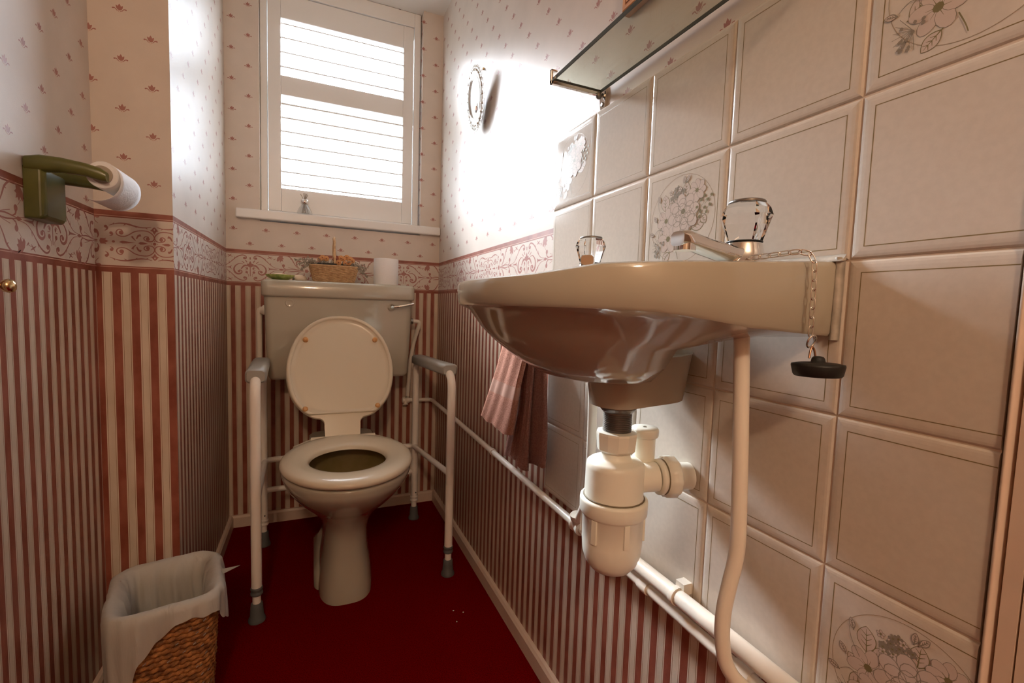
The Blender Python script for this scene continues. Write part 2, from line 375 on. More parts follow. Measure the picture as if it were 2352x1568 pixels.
    e = .0001667; G = lambda pts: B([((x - 790) * e, y * e) for x, y in pts])
    D.disc(*B([q(1990, 450)])[0], .0030, .0030, motif)
    D.disc(*B([q(1380, 450)])[0], .0026, .0026, motif)
    for dx, dy in ((0, 45), (0, -45), (-45, 0)): D.disc(*B([q(1990 + dx, 450 + dy)])[0], .0009, .0009, motif, n=6)
    D.poly(B([q(1460, 452), q(1510, 430), q(1570, 435), q(1700, 450), q(1570, 468), q(1510, 474)]), motif)
    D.poly(B([q(1745, 452), q(1775, 428), q(1820, 432), q(1885, 450), q(1820, 470), q(1775, 474)]), motif)
    D.poly(B([q(1180, 450), q(1195, 405), q(1250, 408), q(1280, 400), q(1262, 425), q(1310, 450), q(1262, 478), q(1280, 500), q(1250, 495), q(1195, 497)]), motif)
    D.poly(G([(1330, 0), (1400, 22), (1440, 0), (1400, -22)]), motif)
    D.poly(G([(1130, 38), (1170, 14), (1320, 2), (1320, -2), (1170, -14), (1130, -38), (1150, 0)]), motif)
    # --- medallion half (upright)
    H = lambda pts: G([(790 + x, y) for x, y in pts])
    D.poly(H([(0, 150), (22, 110), (28, 88), (70, 92), (42, 50), (0, 22)]), motif)
    D.poly(H([(0, 235), (12, 225), (12, 185), (0, 175)]), motif)
    D.stroke(H([(58, 120), (92, 168)]), .0034, .0024, motif); D.stroke(H([(110, 100), (158, 140)]), .0030, .0018, motif)
    D.stroke(H([(130, 75), (200, 85), (270, 40), (302, -30), (280, -105), (215, -135), (160, -105), (165, -60), (210, -52)]), .0012, .0022, motif, .0062, k=3)
    D.disc(*H([(210, -78)])[0], .0046, .0042, motif)
    D.stroke(H([(0, 8), (40, 45), (100, 50), (145, 10), (170, -30)]), .0012, .0030, motif, .0060, k=3)
    D.stroke(H([(100, -45), (60, -40), (45, -5), (70, 15), (95, -5)]), .0012, .0018, motif, k=2); D.disc(*H([(62, -12)])[0], .0028, .0030, motif)
    D.disc(*H([(68, -92)])[0], .0042, .0042, motif); D.stroke(H([(60, -110), (35, -140), (38, -185)]), .0016, .0010, motif, k=2)
    D.stroke(H([(0, 15), (0, -175)]), .0022, .0022, motif)

def fillrect(D, s0, s1, z0, z1, m): D.rect(s0, s1, z0, z1, m, 0)
Z_T, Z_B = 1.0095, 0.882
def paper_wall(mb, P, s0, s1, zbot, ztop, lat, st, bp, hole=None, cut=None, lot_w=0.0240):
    """wallpaper on one wall between s0..s1: lotus field, scroll border, stripes"""
    def skip(a, b, r=0.0):
        for h in (hole, cut):
            if h and h[0] - r < a < h[1] + r and h[2] - r < b < h[3] + r: return True
        return False
    D = Draw(mb, P, 0.00008, s0, s1)
    ls, lz, dx, dz = lat
    k0 = int(math.floor((s0 - ls) / dx)) - 1; k1 = int(math.ceil((s1 - ls) / dx)) + 1
    for k in range(k0, k1 + 1):
        cs = ls + k * dx
        if cs < s0 - .011 or cs > s1 + .011: continue
        for j in range(-14, 15):
            cz = lz + j * dz + (dz / 2 if k % 2 else 0)
            if cz < Z_T + .012 or cz > ztop - .008: continue
            if skip(cs, cz, -0.004): continue
            lotus(D, cs, cz, lot_w)
    # border
    for a, b, m in ((.999, Z_T, red), (.9953, .9978, red), (.8935, .896, red), (Z_B, .8925, red)):
        D.rect(s0, s1, a, b, m)
    D.rect(s0, s1, .9978, .999, pale); D.rect(s0, s1, .8925, .8935, pale)
    h = .2715; k = int(math.floor((s0 - bp) / h)) - 1
    while bp + k * h < s1:
        if k % 2 == 0: border_half(D, bp + k * h, 1, .9455)
        else: border_half(D, bp + (k + 1) * h, -1, .9455)
        k += 1
    # stripes
    p = .0312; k = int(math.floor((s0 - st) / p)) - 1
    while st + k * p < s1:
        a = st + k * p
        D.rect(a, a + .0170, zbot, Z_B, paperb)
        D.rect(a + .0170, a + p, zbot, Z_B, red)
        for q in (.0021, .0142): D.rect(a + q, a + q + .0008, zbot, Z_B, line, 0.00016)
        k += 1

# ---------------------------------------------------------------- room shell
YB, XL, YE, XN, ZC = 1.0086, -0.7605, 0.336, -0.895, 1.9877
WX0, WX1, WZ0 = -0.655, -0.080, 1.150
Zb = 0.040
# back wall with the window opening
mb = MB()
YB2 = YB + .17
mb.box(XL - .12, WX0, YB, YB2, 0, ZC, paper); mb.box(WX1, .10, YB, YB2, 0, ZC, paper); mb.box(WX0, WX1, YB, YB2, 0, WZ0 - .035, paper)
paper_wall(mb, lambda s, z, d: (s, YB - d, z), XL, 0, Zb, ZC, (-.738, 1.69, .0507, .1015), -.7345, -.687, hole=(WX0, WX1, WZ0, 3))
# reveal motifs on the right cheek (faces -X side of the opening)
Dr = Draw(mb, lambda s, z, d: (WX1 - d, -s, z), .0003, -1.05, -YB)
for j in range(0, 9): lotus(Dr, -1.035, 1.20 + .1015 * j)
struct(mb, 'wall_back')
# left recess wall, step wall and near left wall
mb = MB(); mb.box(XL - .10, XL, YE + .10, YB, 0, ZC, paper)
mb.box(XN, XL, YE, YE + .10, 0, ZC, paper)
paper_wall(mb, lambda s, z, d: (XL + d, s, z), YE, YB, Zb, ZC, (.40, 1.30, .0507, .0985), YE + .004, .236 + .2715 - .036)
paper_wall(mb, lambda s, z, d: (s, YE - d, z), XN, XL, Zb, ZC, (-.843, 1.316, .0507, .0985), -.8854, -.794 - .2715, )
o = struct(mb, 'wall_left_recess')
mb = MB(); mb.box(XN - .10, XN, -.80, YE + .10, 0, ZC, paper)
paper_wall(mb, lambda s, z, d: (XN + d, s, z), -.80, YE, Zb, ZC, (.303, 1.317, .0507, .0985), YE - .0312 * 30 - .004, .167)
struct(mb, 'wall_left')
# right wall
mb = MB(); YEND = -.757
mb.box(0, .08, -.7270, YB, 0, ZC, paper)
paper_wall(mb, lambda s, z, d: (-d, -s, z), -YB, .727, Zb, ZC, (-.428, 1.641, .0507, .0985), -.0016, -.145, cut=(0, .73, .43, 1.19))
struct(mb, 'wall_right')
# tile panel
S = 0.152
mb = MB()
mb.box(-.0056, -.0006, -.727, 0, 1.1935 - 5 * S, 1.1935, grout)
PT = lambda s, z, d: (-d, -s, z)
def flower_tile(D, cs, cz):
    D.mono = True; D.c = 0
    a, b = .060, .060
    U_ = lambda pts: [(cs + x * a, cz + y * b) for x, y in pts]
    n = 64
    for k in range(n):
        t0, t1 = 2 * PI * k / n, 2 * PI * (k + 1) / n
        D.poly([(cs + r * math.cos(t), cz + r * math.sin(t)) for r, t in ((.0600, t0), (.0606, t0), (.0606, t1), (.0600, t1))], tring)
    def outl(x, y, rx_, ry_, m, rot=0, n_=14, w=.0005):
        p = [(cs + a * (x + rx_ * math.cos(2 * PI * k / n_) * math.cos(rot) - ry_ * math.sin(2 * PI * k / n_) * math.sin(rot)),
              cz + b * (y + rx_ * math.cos(2 * PI * k / n_) * math.sin(rot) + ry_ * math.sin(2 * PI * k / n_) * math.cos(rot))) for k in range(n_ + 1)]
        D.stroke(p, w, w, m, k=1, d=D.d * 1.8)
    def fl(x, y, r, n_, m, mc, ph=0.0, fill=tpale):
        for k in range(n_):
            an = ph + 2 * PI * k / n_; px, py = x + .58 * r * math.cos(an), y + .58 * r * math.sin(an)
            D.disc(cs + a * px, cz + b * py, a * r * .46, b * r * .33, fill, an, 10)
            outl(px, py, r * .46, r * .33, m, an, 12, .0004)
        D.disc(cs + a * x, cz + b * y, a * r * .20, b * r * .20, mc, 0, 8, D.d * 2.4)
        for k in range(n_):
            an = ph + 2 * PI * k / n_
            D.stroke(U_([(x, y), (x + .45 * r * math.cos(an), y + .45 * r * math.sin(an))]), .0007, .0002, mc, d=D.d * 2.2)
    def leaf(x, y, L, an, m=tgreen, wd=.34):
        c, s_ = math.cos(an), math.sin(an)
        T = lambda q: (x + L * (q[0] * c - q[1] * s_), y + L * (q[0] * s_ + q[1] * c))
        up_ = [T((t, wd * math.sin(PI * t) ** .8)) for t in (0, .15, .35, .6, .85, 1)]; dn = [T((t, -wd * math.sin(PI * t) ** .8)) for t in (0, .15, .35, .6, .85, 1)]
        D.c += 1; D.poly(U_(up_ + dn[-2:0:-1]), tpale)
        D.stroke(U_(up_), .0006, .0005, m, k=3, d=D.d * 1.8); D.stroke(U_(dn), .0010, .0005, m, k=3, d=D.d * 1.8)
        D.stroke(U_([T((-.1, 0)), T((.9, 0))]), .0012, .0003, m, d=D.d * 1.9)
        for t in (.25, .45, .65):
            D.stroke(U_([T((t, 0)), T((t + .15, wd * .55))]), .0008, .0003, m, d=D.d * 1.9)
            D.stroke(U_([T((t, 0)), T((t + .15, -wd * .55))]), .0008, .0003, m, d=D.d * 1.9)
    rr = random.Random(7)
    for (x, y, L, an) in ((.12, .48, .34, 1.5), (-.52, .25, .40, 1.65), (-.42, .20, .32, .9), (.36, -.28, .42, .45), (.02, -.22, .42, .25), (-.72, -.40, .36, .75), (-.55, -.12, .30, 2.4), (-.32, -.75, .30, 3.9), (.62, .02, .26, -1.0)):
        leaf(x, y, L, an)
    fl(-.48, .02, .30, 6, tgrey, tgreen, .3); fl(-.38, -.42, .34, 6, tgrey, tgreen, 1.0)
    for k in range(26):
        t = rr.uniform(0, 6.28); r_ = rr.uniform(0, 1) ** .5
        fl(-.16 + .24 * r_ * math.cos(t), .58 + .20 * r_ * math.sin(t), .060, 5, tgrey, tgreen, rr.uniform(0, 3), tgrey if k % 2 else tpale)
    fl(.47, .56, .25, 8, tgrey, tgreen)
    # rose
    D.disc(cs + .08 * a, cz + .10 * b, .42 * a, .40 * b, tpale, 0, 20, D.d * 2.5)
    for r_, n_ in ((.34, 8), (.22, 6), (.11, 4)):
        for k in range(n_):
            an = 2 * PI * k / n_ + r_ * 3
            px, py = .08 + r_ * math.cos(an), .10 + r_ * math.sin(an)
            D.disc(cs + a * px, cz + b * py, a * .15, b * .13, tpale, an, 12, D.d * (2.6 + (8 - n_) * .1))
            old = D.d; D.d = old * (1.6 + (8 - n_) * .06); outl(px, py, .15, .13, tgrey, an, 12, .0006); D.d = old
    D.disc(cs + .08 * a, cz + .16 * b, .07 * a, .06 * b, tgreen, 0, 10, D.d * 4)
    # berry sprig, buds, small blossoms
    D.stroke(U_([(.42, -.02), (.58, .14), (.78, .34)]), .0008, .0004, tgreen, d=D.d * 2)
    for (x, y) in ((.50, .18), (.60, .08), (.62, .32), (.72, .14), (.80, .30), (.86, .18), (.70, .40), (.58, -.04), (.78, .04), (.90, .38)):
        D.disc(cs + a * x, cz + b * y, .0026, .0020, tgreen, rr.uniform(0, 3), 8, D.d * 2); D.stroke(U_([(x - .08, y - .08), (x, y)]), .0005, .0005, tgreen, d=D.d * 2)
    for k in range(16):
        x, y = -.66 + rr.uniform(-.16, .16), -.62 + rr.uniform(-.22, .16)
        D.disc(cs + a * x, cz + b * y, .0018, .0014, tgrey, rr.uniform(0, 3), 6, D.d * 2)
    for k in range(9):
        an = 2.3 + k * .32
        D.stroke(U_([(-.66, -.58), (-.66 + .26 * math.cos(an), -.58 + .30 * math.sin(an))]), .0005, .0004, tgrey, d=D.d * 1.7)
    for x, y, an in ((-.80, .04, 2.2), (-.88, -.28, 2.9), (.06, .80, 1.5), (.13, .82, .9), (-.72, .50, 1.9)):
        leaf(x, y, .17, an, tgrey, .25)
    D.stroke(U_([(-.55, -.22), (-.72, -.16), (-.86, -.26)]), .0008, .0004, tgrey, d=D.d * 1.7)
    D.stroke(U_([(-.14, -.62), (-.06, -.80), (-.02, -.92)]), .0010, .0008, tgreen, d=D.d * 1.7)
    D.stroke(U_([(-.60, .12), (-.74, .34), (-.78, .52)]), .0006, .0004, tgrey, d=D.d * 1.7)
flowers = {(0, 0), (2, 1), (4, 0), (4, 4), (0, 4)} - {(4, 0)}
for j in range(5):
    for i in range(5):
        a0, a1 = j * S + .0007, (j + 1) * S - .0007
        if j == 0: a0 = 0.0
        full = a1; a1 = min(a1, .727)
        b1, b0 = 1.1935 - i * S - .0007, 1.1935 - (i + 1) * S + .0007
        jit = random.uniform(-.0004, .0004)
        rings = []
        for ins, h in ((0, .0050), (.0006, .0062), (.0018, .0071), (.0040, .0076), (.0070, .0079), (.0100, .0080)):
            e1 = a1 - ins if a1 == full else a1
            rings.append([(a0 + ins, b0 + ins, h), (e1, b0 + ins, h), (e1, b1 - ins, h), (a0 + ins, b1 - ins, h)])
        mb.loft([[(-(h + jit), -s, z) for s, z, h in r] for r in rings], tile, True, False, True, False)
        D = Draw(mb, PT, .00808 + jit, a0, a1, b0, b1)
        q0, q1, r0, r1, w = a0 + .0112, (a1 - .0112 if a1 == full else a1), b0 + .0112, b1 - .0112, .0008
        D.rect(q0, q1, r0, r0 + w, tline); D.rect(q0, q1, r1 - w, r1, tline); D.rect(q0, q0 + w, r0, r1, tline)
        if a1 == full: D.rect(q1 - w, q1, r0, r1, tline)
        if (j, i) in {(0, 0), (2, 1), (4, 0), (4, 4)}:
            D2 = Draw(mb, lambda s, z, d, J=jit: (-(.00808 + J + d), -s, z), .00006, q0, q1, r0, r1)
            flower_tile(D2, j * S + S / 2, (b0 + b1) / 2)
# thin plaster/paint trim line above the tiles
struct(mb, 'wall_tiling')
# corner trims at the near end of the tiled wall
mb = MB()
mb.loft([[(-.0005 - .0115 * math.sin(PI * k / 10) ** .6, -.7275 - .0070 * k / 10, z) for k in range(11)] for z in (.0, ZC)], skirt, False, False, False, True, False)
mb.box(-.0085, .0, -.7460, -.7362, 0, ZC, skirt); mb.box(-.0075, .086, YEND, -.7472, 0, ZC, skirt); mb.box(-.003, .08, -.7474, -.7270, 0, ZC, wooddk)
struct(mb, 'trim_1')
# floor, ceiling
mb = MB(); mb.box(-1.9, 2.2, -2.4, 1.3, -.10, 0, carpet); struct(mb, 'floor')
mb = MB(); mb.box(-1.9, 2.2, -2.4, YB2, ZC, ZC + .10, ceilm); mb.sphere((-.168, 1.045, ZC + .001), .006, speckm, 8, (1, 1, .4)); struct(mb, 'ceiling')
# hall behind the camera
mb = MB(); mb.box(-1.9, 2.2, -2.5, -2.4, 0, ZC, hallm); struct(mb, 'wall_hall_back')
mb = MB(); mb.box(-2.0, -1.9, -2.4, -.8, 0, ZC, hallm); mb.box(-1.9, XN - .10, -.90, -.80, 0, ZC, hallm); struct(mb, 'wall_hall_left')
mb = MB(); mb.box(2.2, 2.3, -2.4, 1.3, 0, ZC, hallm); mb.box(.10, 2.2, 1.2, 1.3, 0, ZC, hallm); struct(mb, 'wall_hall_right')
# skirtings
def skirting(name, pts):
    mb = MB(); prof = [(0.0004, 0), (.0135, 0), (.0135, .036), (.009, .043), (0.0004, .043)]
    rings = []
    for i, p in enumerate(pts):
        n = Vector(p[2:4]); rings.append([(p[0] + n.x * a, p[1] + n.y * a, z) for a, z in prof])
    mb.loft(rings, skirt, True, True, True, False)
    return struct(mb, name)
skirting('baseboard_right', [(0, YB, -1, -1), (0, YEND + .02, -1, 0)])
skirting('baseboard_back', [(XL, YB, 1, -1), (0, YB, -1, -1)])
skirting('baseboard_left_recess', [(XL, YE, 1, -1), (XL, YB, 1, -1)])
skirting('baseboard_step', [(XN, YE, 1, -1), (XL, YE, 1, -1)])
skirting('baseboard_left', [(XN, -.80, 1, 0), (XN, YE, 1, -1)])
# window sill
mb = MB(); mb.box(-.728, -.002, .985, 1.16, 1.119, 1.151, white); o = struct(mb, 'trim_2'); bevel(o, .004)
# outer window
mb = MB(); y0, y1 = 1.115, 1.165
fx0, fx1, fz0, fz1 = WX0, WX1, 1.151, ZC
for a in ((fx0, fx0 + .035, fz0, fz1), (fx1 - .035, fx1, fz0, fz1), (fx0 + .035, fx1 - .035, fz0, fz0 + .04), (fx0 + .035, fx1 - .035, fz1 - .04, fz1), (fx0 + .035, fx1 - .035, 1.60, 1.645)):
    mb.box(a[0], a[1], y0, y1, a[2], a[3], upvc)
w1 = struct(mb, 'window_1')
mb = MB(); mb.box(fx0 + .035, fx1 - .035, 1.138, 1.142, fz0 + .04, 1.60, pane); mb.box(fx0 + .035, fx1 - .035, 1.138, 1.142, 1.645, fz1 - .04, pane)
struct(mb, 'window_pane', w1)
# plantation shutter
sh = thing('window_shutter', 'white louvred plantation shutter filling the bright window recess', 'shutter', (-.37, 1.05, 1.152))
mb = MB(); a0, a1 = 1.040, 1.068
for b in ((WX0 + .001, -.632, 1.152, ZC - .001), (-.108, -.084, 1.152, ZC - .001), (-.632, -.108, 1.152, 1.1615), (-.632, -.108, 1.9335, ZC - .001)):
    mb.box(b[0], b[1], a0, a1 + .02, b[2], b[3], white)
bevel(mb.build('outer_frame', sh), .002)
for b in ((-.6305, -.588, 1.163, 1.932), (-.150, -.1100, 1.163, 1.932)):
    mb = MB(); mb.box(b[0], b[1], a0 + .004, a1, b[2], b[3], white); bevel(mb.build('stile', sh), .002)
for z0_, z1_ in ((1.163, 1.248), (1.582, 1.650), (1.848, 1.932)):
    mb = MB(); mb.box(-.588, -.150, a0 + .006, a1 - .004, z0_, z1_, white); bevel(mb.build('rail', sh), .002)
def louvre(z):
    mb = MB(); rings = []
    tl = math.radians(21)
    for x in (-.5865, -.1515):
        r_ = []
        for k in range(16):
            t = 2 * PI * k / 16; u_, v_ = .0265 * math.cos(t), .0042 * math.sin(t)
            r_.append((x, 1.054 + u_ * math.cos(tl) - v_ * math.sin(tl), z + u_ * math.sin(tl) + v_ * math.cos(tl)))
        rings.append(r_)
    mb.loft(rings, white, True, True, True, True); mb.build('louvre', sh)
for z in (1.264, 1.312, 1.360, 1.408, 1.456, 1.504, 1.552, 1.682, 1.732, 1.782, 1.830): louvre(z)

# ---------------------------------------------------------------- toilet
TX = -.393
toilet = thing('toilet', 'beige low-level toilet with lid raised and wall-hung cistern under the window', 'toilet', (TX, .55, 0))
mb = MB()
ST = [(.0, .545, .075, .145, 3.0), (.02, .545, .075, .146, 3.0), (.07, .545, .071, .143, 2.8), (.13, .542, .0635, .137, 2.6), (.19, .525, .062, .128, 2.4), (.235, .505, .074, .135, 2.2),
      (.27, .485, .098, .150, 2.1), (.30, .462, .122, .168, 2.05), (.335, .435, .144, .188, 2.0), (.365, .415, .157, .198, 2.0), (.385, .408, .163, .200, 2.0), (.394, .407, .163, .200, 2.0),
      (.398, .407, .157, .194, 2.0), (.398, .407, .135, .170, 2.0), (.390, .407, .128, .162, 2.0)]
ST = [(0.0,) + ST[0][1:]] + crom(ST[1:12], 5) + ST[12:]
mb.loft([ell(TX, cy, a, b, z, 72, e) for z, cy, a, b, e in ST], ceramic, True, True)
# rear shelf carrying the hinges and foot plate
mb.loft([rrect(TX, .685, .20, .15, .04, z, 5) for z in (.30, .36, .397)] + [rrect(TX, .685, .19, .14, .04, .401, 5)], ceramic, True, True, True)
mb.loft([rrect(TX - .008, .625, .156, .29, .045, z, 5) for z in (0, .048)] + [rrect(TX - .006, .64, .13, .25, .045, .064, 5), rrect(TX, .70, .10, .14, .03, .10, 5), rrect(TX, .70, .11, .14, .03, .30, 5)], ceramic, True, True, True)
mb.build('pan', toilet)
mb = MB()
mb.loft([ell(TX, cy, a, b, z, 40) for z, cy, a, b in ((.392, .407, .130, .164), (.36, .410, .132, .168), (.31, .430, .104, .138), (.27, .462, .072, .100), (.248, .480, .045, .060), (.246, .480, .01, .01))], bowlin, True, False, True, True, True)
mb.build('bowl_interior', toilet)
mb = MB()
rings = []
prof = [(0, .000), (.012, -.004), (.03, -.005), (.07, -.004), (.093, .000), (.100, .006), (.099, .013), (.090, .019), (.070, .022), (.048, .020), (.025, .0165), (.008, .012), (.001, .006)]
for u_, h in prof:   # u from hole outwards, 0..1 -> between inner and outer ellipse
    t = u_ / .100
    rings.append(ell(TX, .402 + .002 * t, .098 + (.168 - .098) * t, .108 + (.212 - .108) * t, .404 + h, 56))
rings.append(rings[0])
mb.loft(rings, seatm, True)
mb.build('seat', toilet)
# lid, leaning back on the cistern
al = math.radians(23.5); P0 = Vector((TX - .002, .612, .408)); el_ = Vector((0, math.sin(al), math.cos(al))); nn = Vector((0, -math.cos(al), math.sin(al))); ex = Vector((1, 0, 0))
LP = lambda x, l, h: P0 + ex * x + el_ * l + nn * h
half = [(0, .412), (.04, .408), (.078, .393), (.112, .366), (.141, .325), (.159, .272), (.165, .225), (.160, .175), (.146, .130), (.122, .096), (.098, .076), (.080, .068), (.064, .064), (.055, .054), (.051, .036), (.051, .018), (.051, .0)]
half = crom(half, 4)
outl_ = half + [(-x, l) for x, l in half[::-1]]; outl_ = outl_[:len(half)] + outl_[len(half):-1]
def inset(pts, d):
    n = len(pts); out = []
    for i in range(n):
        a, b = pts[i - 1], pts[(i + 1) % n]; dx, dy = b[0] - a[0], b[1] - a[1]; L = math.hypot(dx, dy) or 1
        out.append((pts[i][0] + dy / L * -d * -1 * -1, pts[i][1] + dx / L * d * -1 * -1))
    return out
def shrink(pts, d, c=(0, .235)):
    out = []
    for x, l in pts:
        r = math.hypot(x - c[0], l - c[1]); k = (r - d) / r; out.append((c[0] + (x - c[0]) * k, c[1] + (l - c[1]) * k))
    return out
mb = MB()
body = [p for p in outl_]
mb.loft([[LP(x, l, -.008) for x, l in shrink(body, .006)], [LP(x, l, -.004) for x, l in body], [LP(x, l, .003) for x, l in body], [LP(x, l, .006) for x, l in shrink(body, .003)]], seatm, True, True, True, True, True)
# raised rim with dished panel inside
rim = [(x, l) for x, l in body if l > .066]
c0 = (0, .235)
def panel(d, h): return [LP(x, max(l, .078 + d * .5), h) for x, l in shrink(rim, d)]
mb.loft([panel(.001, .005), panel(.003, .0120), panel(.0055, .0135), panel(.0125, .0135), panel(.0145, .0100), panel(.0165, .0074), panel(.030, .0068)], seatm, True, False, True, True, True)
# wide hinge tab fillets
mb.loft([[LP(x, l, h) for x, l in ((-.053, .080), (.053, .080), (.053, .040), (.051, .0), (-.051, .0), (-.053, .040))] for h in (-.006, .0075)], seatm, True, True, True, False, True)
lid = mb.build('lid', toilet)
for bx, bl in ((-.108, .325), (.108, .325), (-.108, .088 + .01), (.108, .088 + .01)):
    mb = MB(); mb.lathe([(.0085, 0), (.0085, .006), (.007, .010), (.003, .0125)], LP(bx, bl, .006), nn, buff, 16); mb.build('buffer', lid)
# hinge
mb = MB(); mb.tube([(TX - .094, .606, .412), (TX + .094, .606, .412)], .0095, seatm, 16)
for sx in (-1, 1): mb.box(TX + sx * .074 - .018, TX + sx * .074 + .018, .596, .628, .400, .412, seatm)
mb.loft([[(TX - .088, .622, z), (TX + .088, .622, z), (TX + .142, .560, z - .004), (TX - .142, .560, z - .004)][::-1] for z in (.402, .415)], seatm, True, True, True, False)
bevel(mb.build('hinge', toilet), .002)
# cistern
CCX = -.3875; YF = .802
mb = MB()
CYB = 1.006
def crr(w, yf, z, r=.022): return rrect(CCX, (yf + CYB) / 2, w, CYB - yf, r, z, 6)
mb.loft([crr(.42, YF + .035, .566), crr(.452, YF + .018, .569), crr(.462, YF + .012, .580), crr(.470, YF + .010, .65), crr(.478, YF + .006, .75), crr(.484, YF + .004, .846)], ceramic, True, True, True)
cist = mb.build('cistern_body', toilet)
mb = MB(); mb.lathe([(.0135, 0), (.0135, .0018), (.012, .003), (.0105, .0022), (.003, .0022)], (-.552, YF + .0062, .826), (0, -1, 0), ceramic, 24); mb.build('blanking_disc', cist)
mb = MB()
mb.loft([crr(.480, YF - .001, .846), crr(.494, YF - .006, .848), crr(.498, YF - .008, .853), crr(.498, YF - .008, .892), crr(.492, YF - .003, .899), crr(.47, YF + .010, .902)], ceramic, True, True, True)
mb.build('cistern_lid', toilet)
mb = MB()
mb.lathe([(.010, 0), (.0125, .003), (.0125, .007), (.0095, .012), (.0085, .018), (.005, .023)], (-.222, YF + .0015, .822), (0, -1, 0), chrome, 24)
mb.tube(crom([(-.222, YF - .014, .822), (-.200, YF - .018, .825), (-.172, YF - .020, .831), (-.146, YF - .020, .836)], 4), [.0035] * 4 + [.0042] * 5 + [.005] * 3 + [.0035], chrome, 12)
mb.build('flush_lever', toilet)
mb = MB()
mb.lathe([(.015, 0), (.017, .004), (.017, .012), (.012, .016), (.012, .022)], (CCX - .241, .925, .798), (-1, 0, 0), pipem, 16)
mb.tube(arc_path([(CCX - .255, .940, .798), (CCX - .266, .940, .798), (CCX - .266, .940, .60)], .012), .0095, pipem, 14)
mb.tube([(CCX - .266, .940, .61), (CCX - .266, .985, .50)], .0095, pipem, 14)
mb.build('overflow_pipe', toilet)
mb = MB(); mb.tube(arc_path([(CCX, .93, .57), (CCX, .93, .30), (CCX, .74, .30)], .05, 8), .022, ceramic, 18); mb.build('flush_pipe', toilet)

# ---------------------------------------------------------------- toilet support frame
fr_ = thing('safety_rail', 'white tubular safety rail with grey arm pads around the toilet', 'safety rail', (-.36, .63, 0))
FL, FR, RL, RR = (-.615, .412), (-.096, .4425), (-.634, .824), (-.119, .856)
ZA = .632
def leg(p, name='leg', side='L'):
    mb = MB(); mb.tube([(p[0], p[1], .085), (p[0], p[1], .30)], .0125, tubew, 18)
    mb.tube([(p[0], p[1], .030), (p[0], p[1], .09)], .0100, tubew, 16)
    l = mb.build('leg', fr_)
    mb = MB(); mb.lathe([(.0135, 0), (.0145, .002), (.0145, .006), (.0135, .007), (.0135, .014), (.0145, .015), (.0145, .019), (.0130, .021)], (p[0], p[1], .072), (0, 0, 1), greyrub if p in (FL, FR) else tubew, 20)
    mb.build('collar', l)
    if p in (RL, RR): mb = MB(); mb.sphere((p[0] + .004, p[1] - .0122, .108), .0026, greyrub, 8); mb.build('adjusting_button', l)
    mb = MB(); mb.lathe([(.020, .001), (.0205, .004), (.0195, .009), (.0165, .014), (.0150, .034), (.0140, .048), (.011, .050)], (p[0], p[1], 0), (0, 0, 1), greyrub, 24); mb.build('rubber_foot', l)
    return l
for p in (FL, FR, RL, RR): leg(p)
for a, b, sx in ((FL, RL, -1), (FR, RR, 1)):
    mb = MB()
    zf, zr = ZA, ZA - .008
    mb.tube(arc_path([(a[0], a[1], .29), (a[0], a[1], zf), (b[0], b[1], zr), (b[0], b[1], .29)], .055, 8), .0125, tubew, 18)
    sr = mb.build('side_rail', fr_)
    mb = MB(); A = Vector((a[0], a[1] + .022, zf)); B = Vector((b[0], b[1] - .030, zr)); t = (B - A).normalized(); n_ = Vector((t.y, -t.x, 0))
    rings = []
    for f, sc in ((0, .82), (.012, 1.0), (.5, 1.0), (.988, 1.0), (1, .82)):
        c = A.lerp(B, f); r_ = []
        for k in range(20):
            th = 2 * PI * k / 20; cx_, cz_ = math.cos(th), math.sin(th); e = 4.5; q = (abs(cx_) ** e + abs(cz_) ** e) ** (-1 / e)
            r_.append(c + n_ * (.0245 * sc * q * cx_) + Vector((0, 0, .006 + .0175 * sc * q * cz_)))
        rings.append(r_)
    mb.loft(rings, greypl, True, True, True); mb.build('arm_pad', fr_)
mb = MB()
mb.tube(arc_path([(FL[0], FL[1] + .01, .318), (RL[0] + .004, RL[1] + .012, .292), (RR[0] - .004, RR[1] + .012, .288), (FR[0], FR[1] + .01, .318)], .03, 6), .0095, tubew, 14)
mb.build('upper_brace', fr_)
mb = MB(); mb.tube([(RL[0], RL[1], .192), (RR[0], RR[1], .190)], .0095, tubew, 14)
for p in (RL, RR): mb.lathe([(.014, -.012), (.014, .012)], (p[0], p[1], .192), (0, 0, 1), tubew, 14)
mb.build('lower_brace', fr_)

# ---------------------------------------------------------------- things on the cistern and sill
d_ = thing('soap_dish', 'green scalloped leaf-shaped soap dish on the left of the cistern lid', 'dish', (-.575, .868, .902))
def scal(f): return lambda t, h: 1 + f * math.cos(2 * PI * t * 16) * min(1, h / .012)
mb = MB(); mb.lathe([(.020, .0005), (.024, .002), (.038, .009), (.0435, .0165), (.0440, .018), (.0425, .0175)], (-.583, .868, .902), (0, 0, 1), dishg, 96, True, scal(.035)); mb.build('dish_outside', d_)
mb = MB(); mb.lathe([(.0415, .0172), (.034, .012), (.015, .006), (.003, .0055)], (-.583, .868, .902), (0, 0, 1), dishw, 96, True); mb.build('dish_inside', d_)
mb = MB(); mb.sphere((-.583, .868, .9185), .024, soapm, 14, (1, .7, .30)); o = mb.build('soap'); tag(o, 'worn white soap lying in the green leaf-shaped dish', 'soap')
mb = MB(); rings = []
for k, (r, h) in enumerate(((.014, .0005), (.021, .004), (.0215, .012), (.018, .019), (.008, .0225))): rings.append(ell(-.524, .905, r * 1.1, r, .902 + h, 28, 2.3))
mb.loft(rings, soapm, True, True, True); o = mb.build('pomander'); tag(o, 'small rounded cream block on the cistern lid between dish and basket', 'soap')

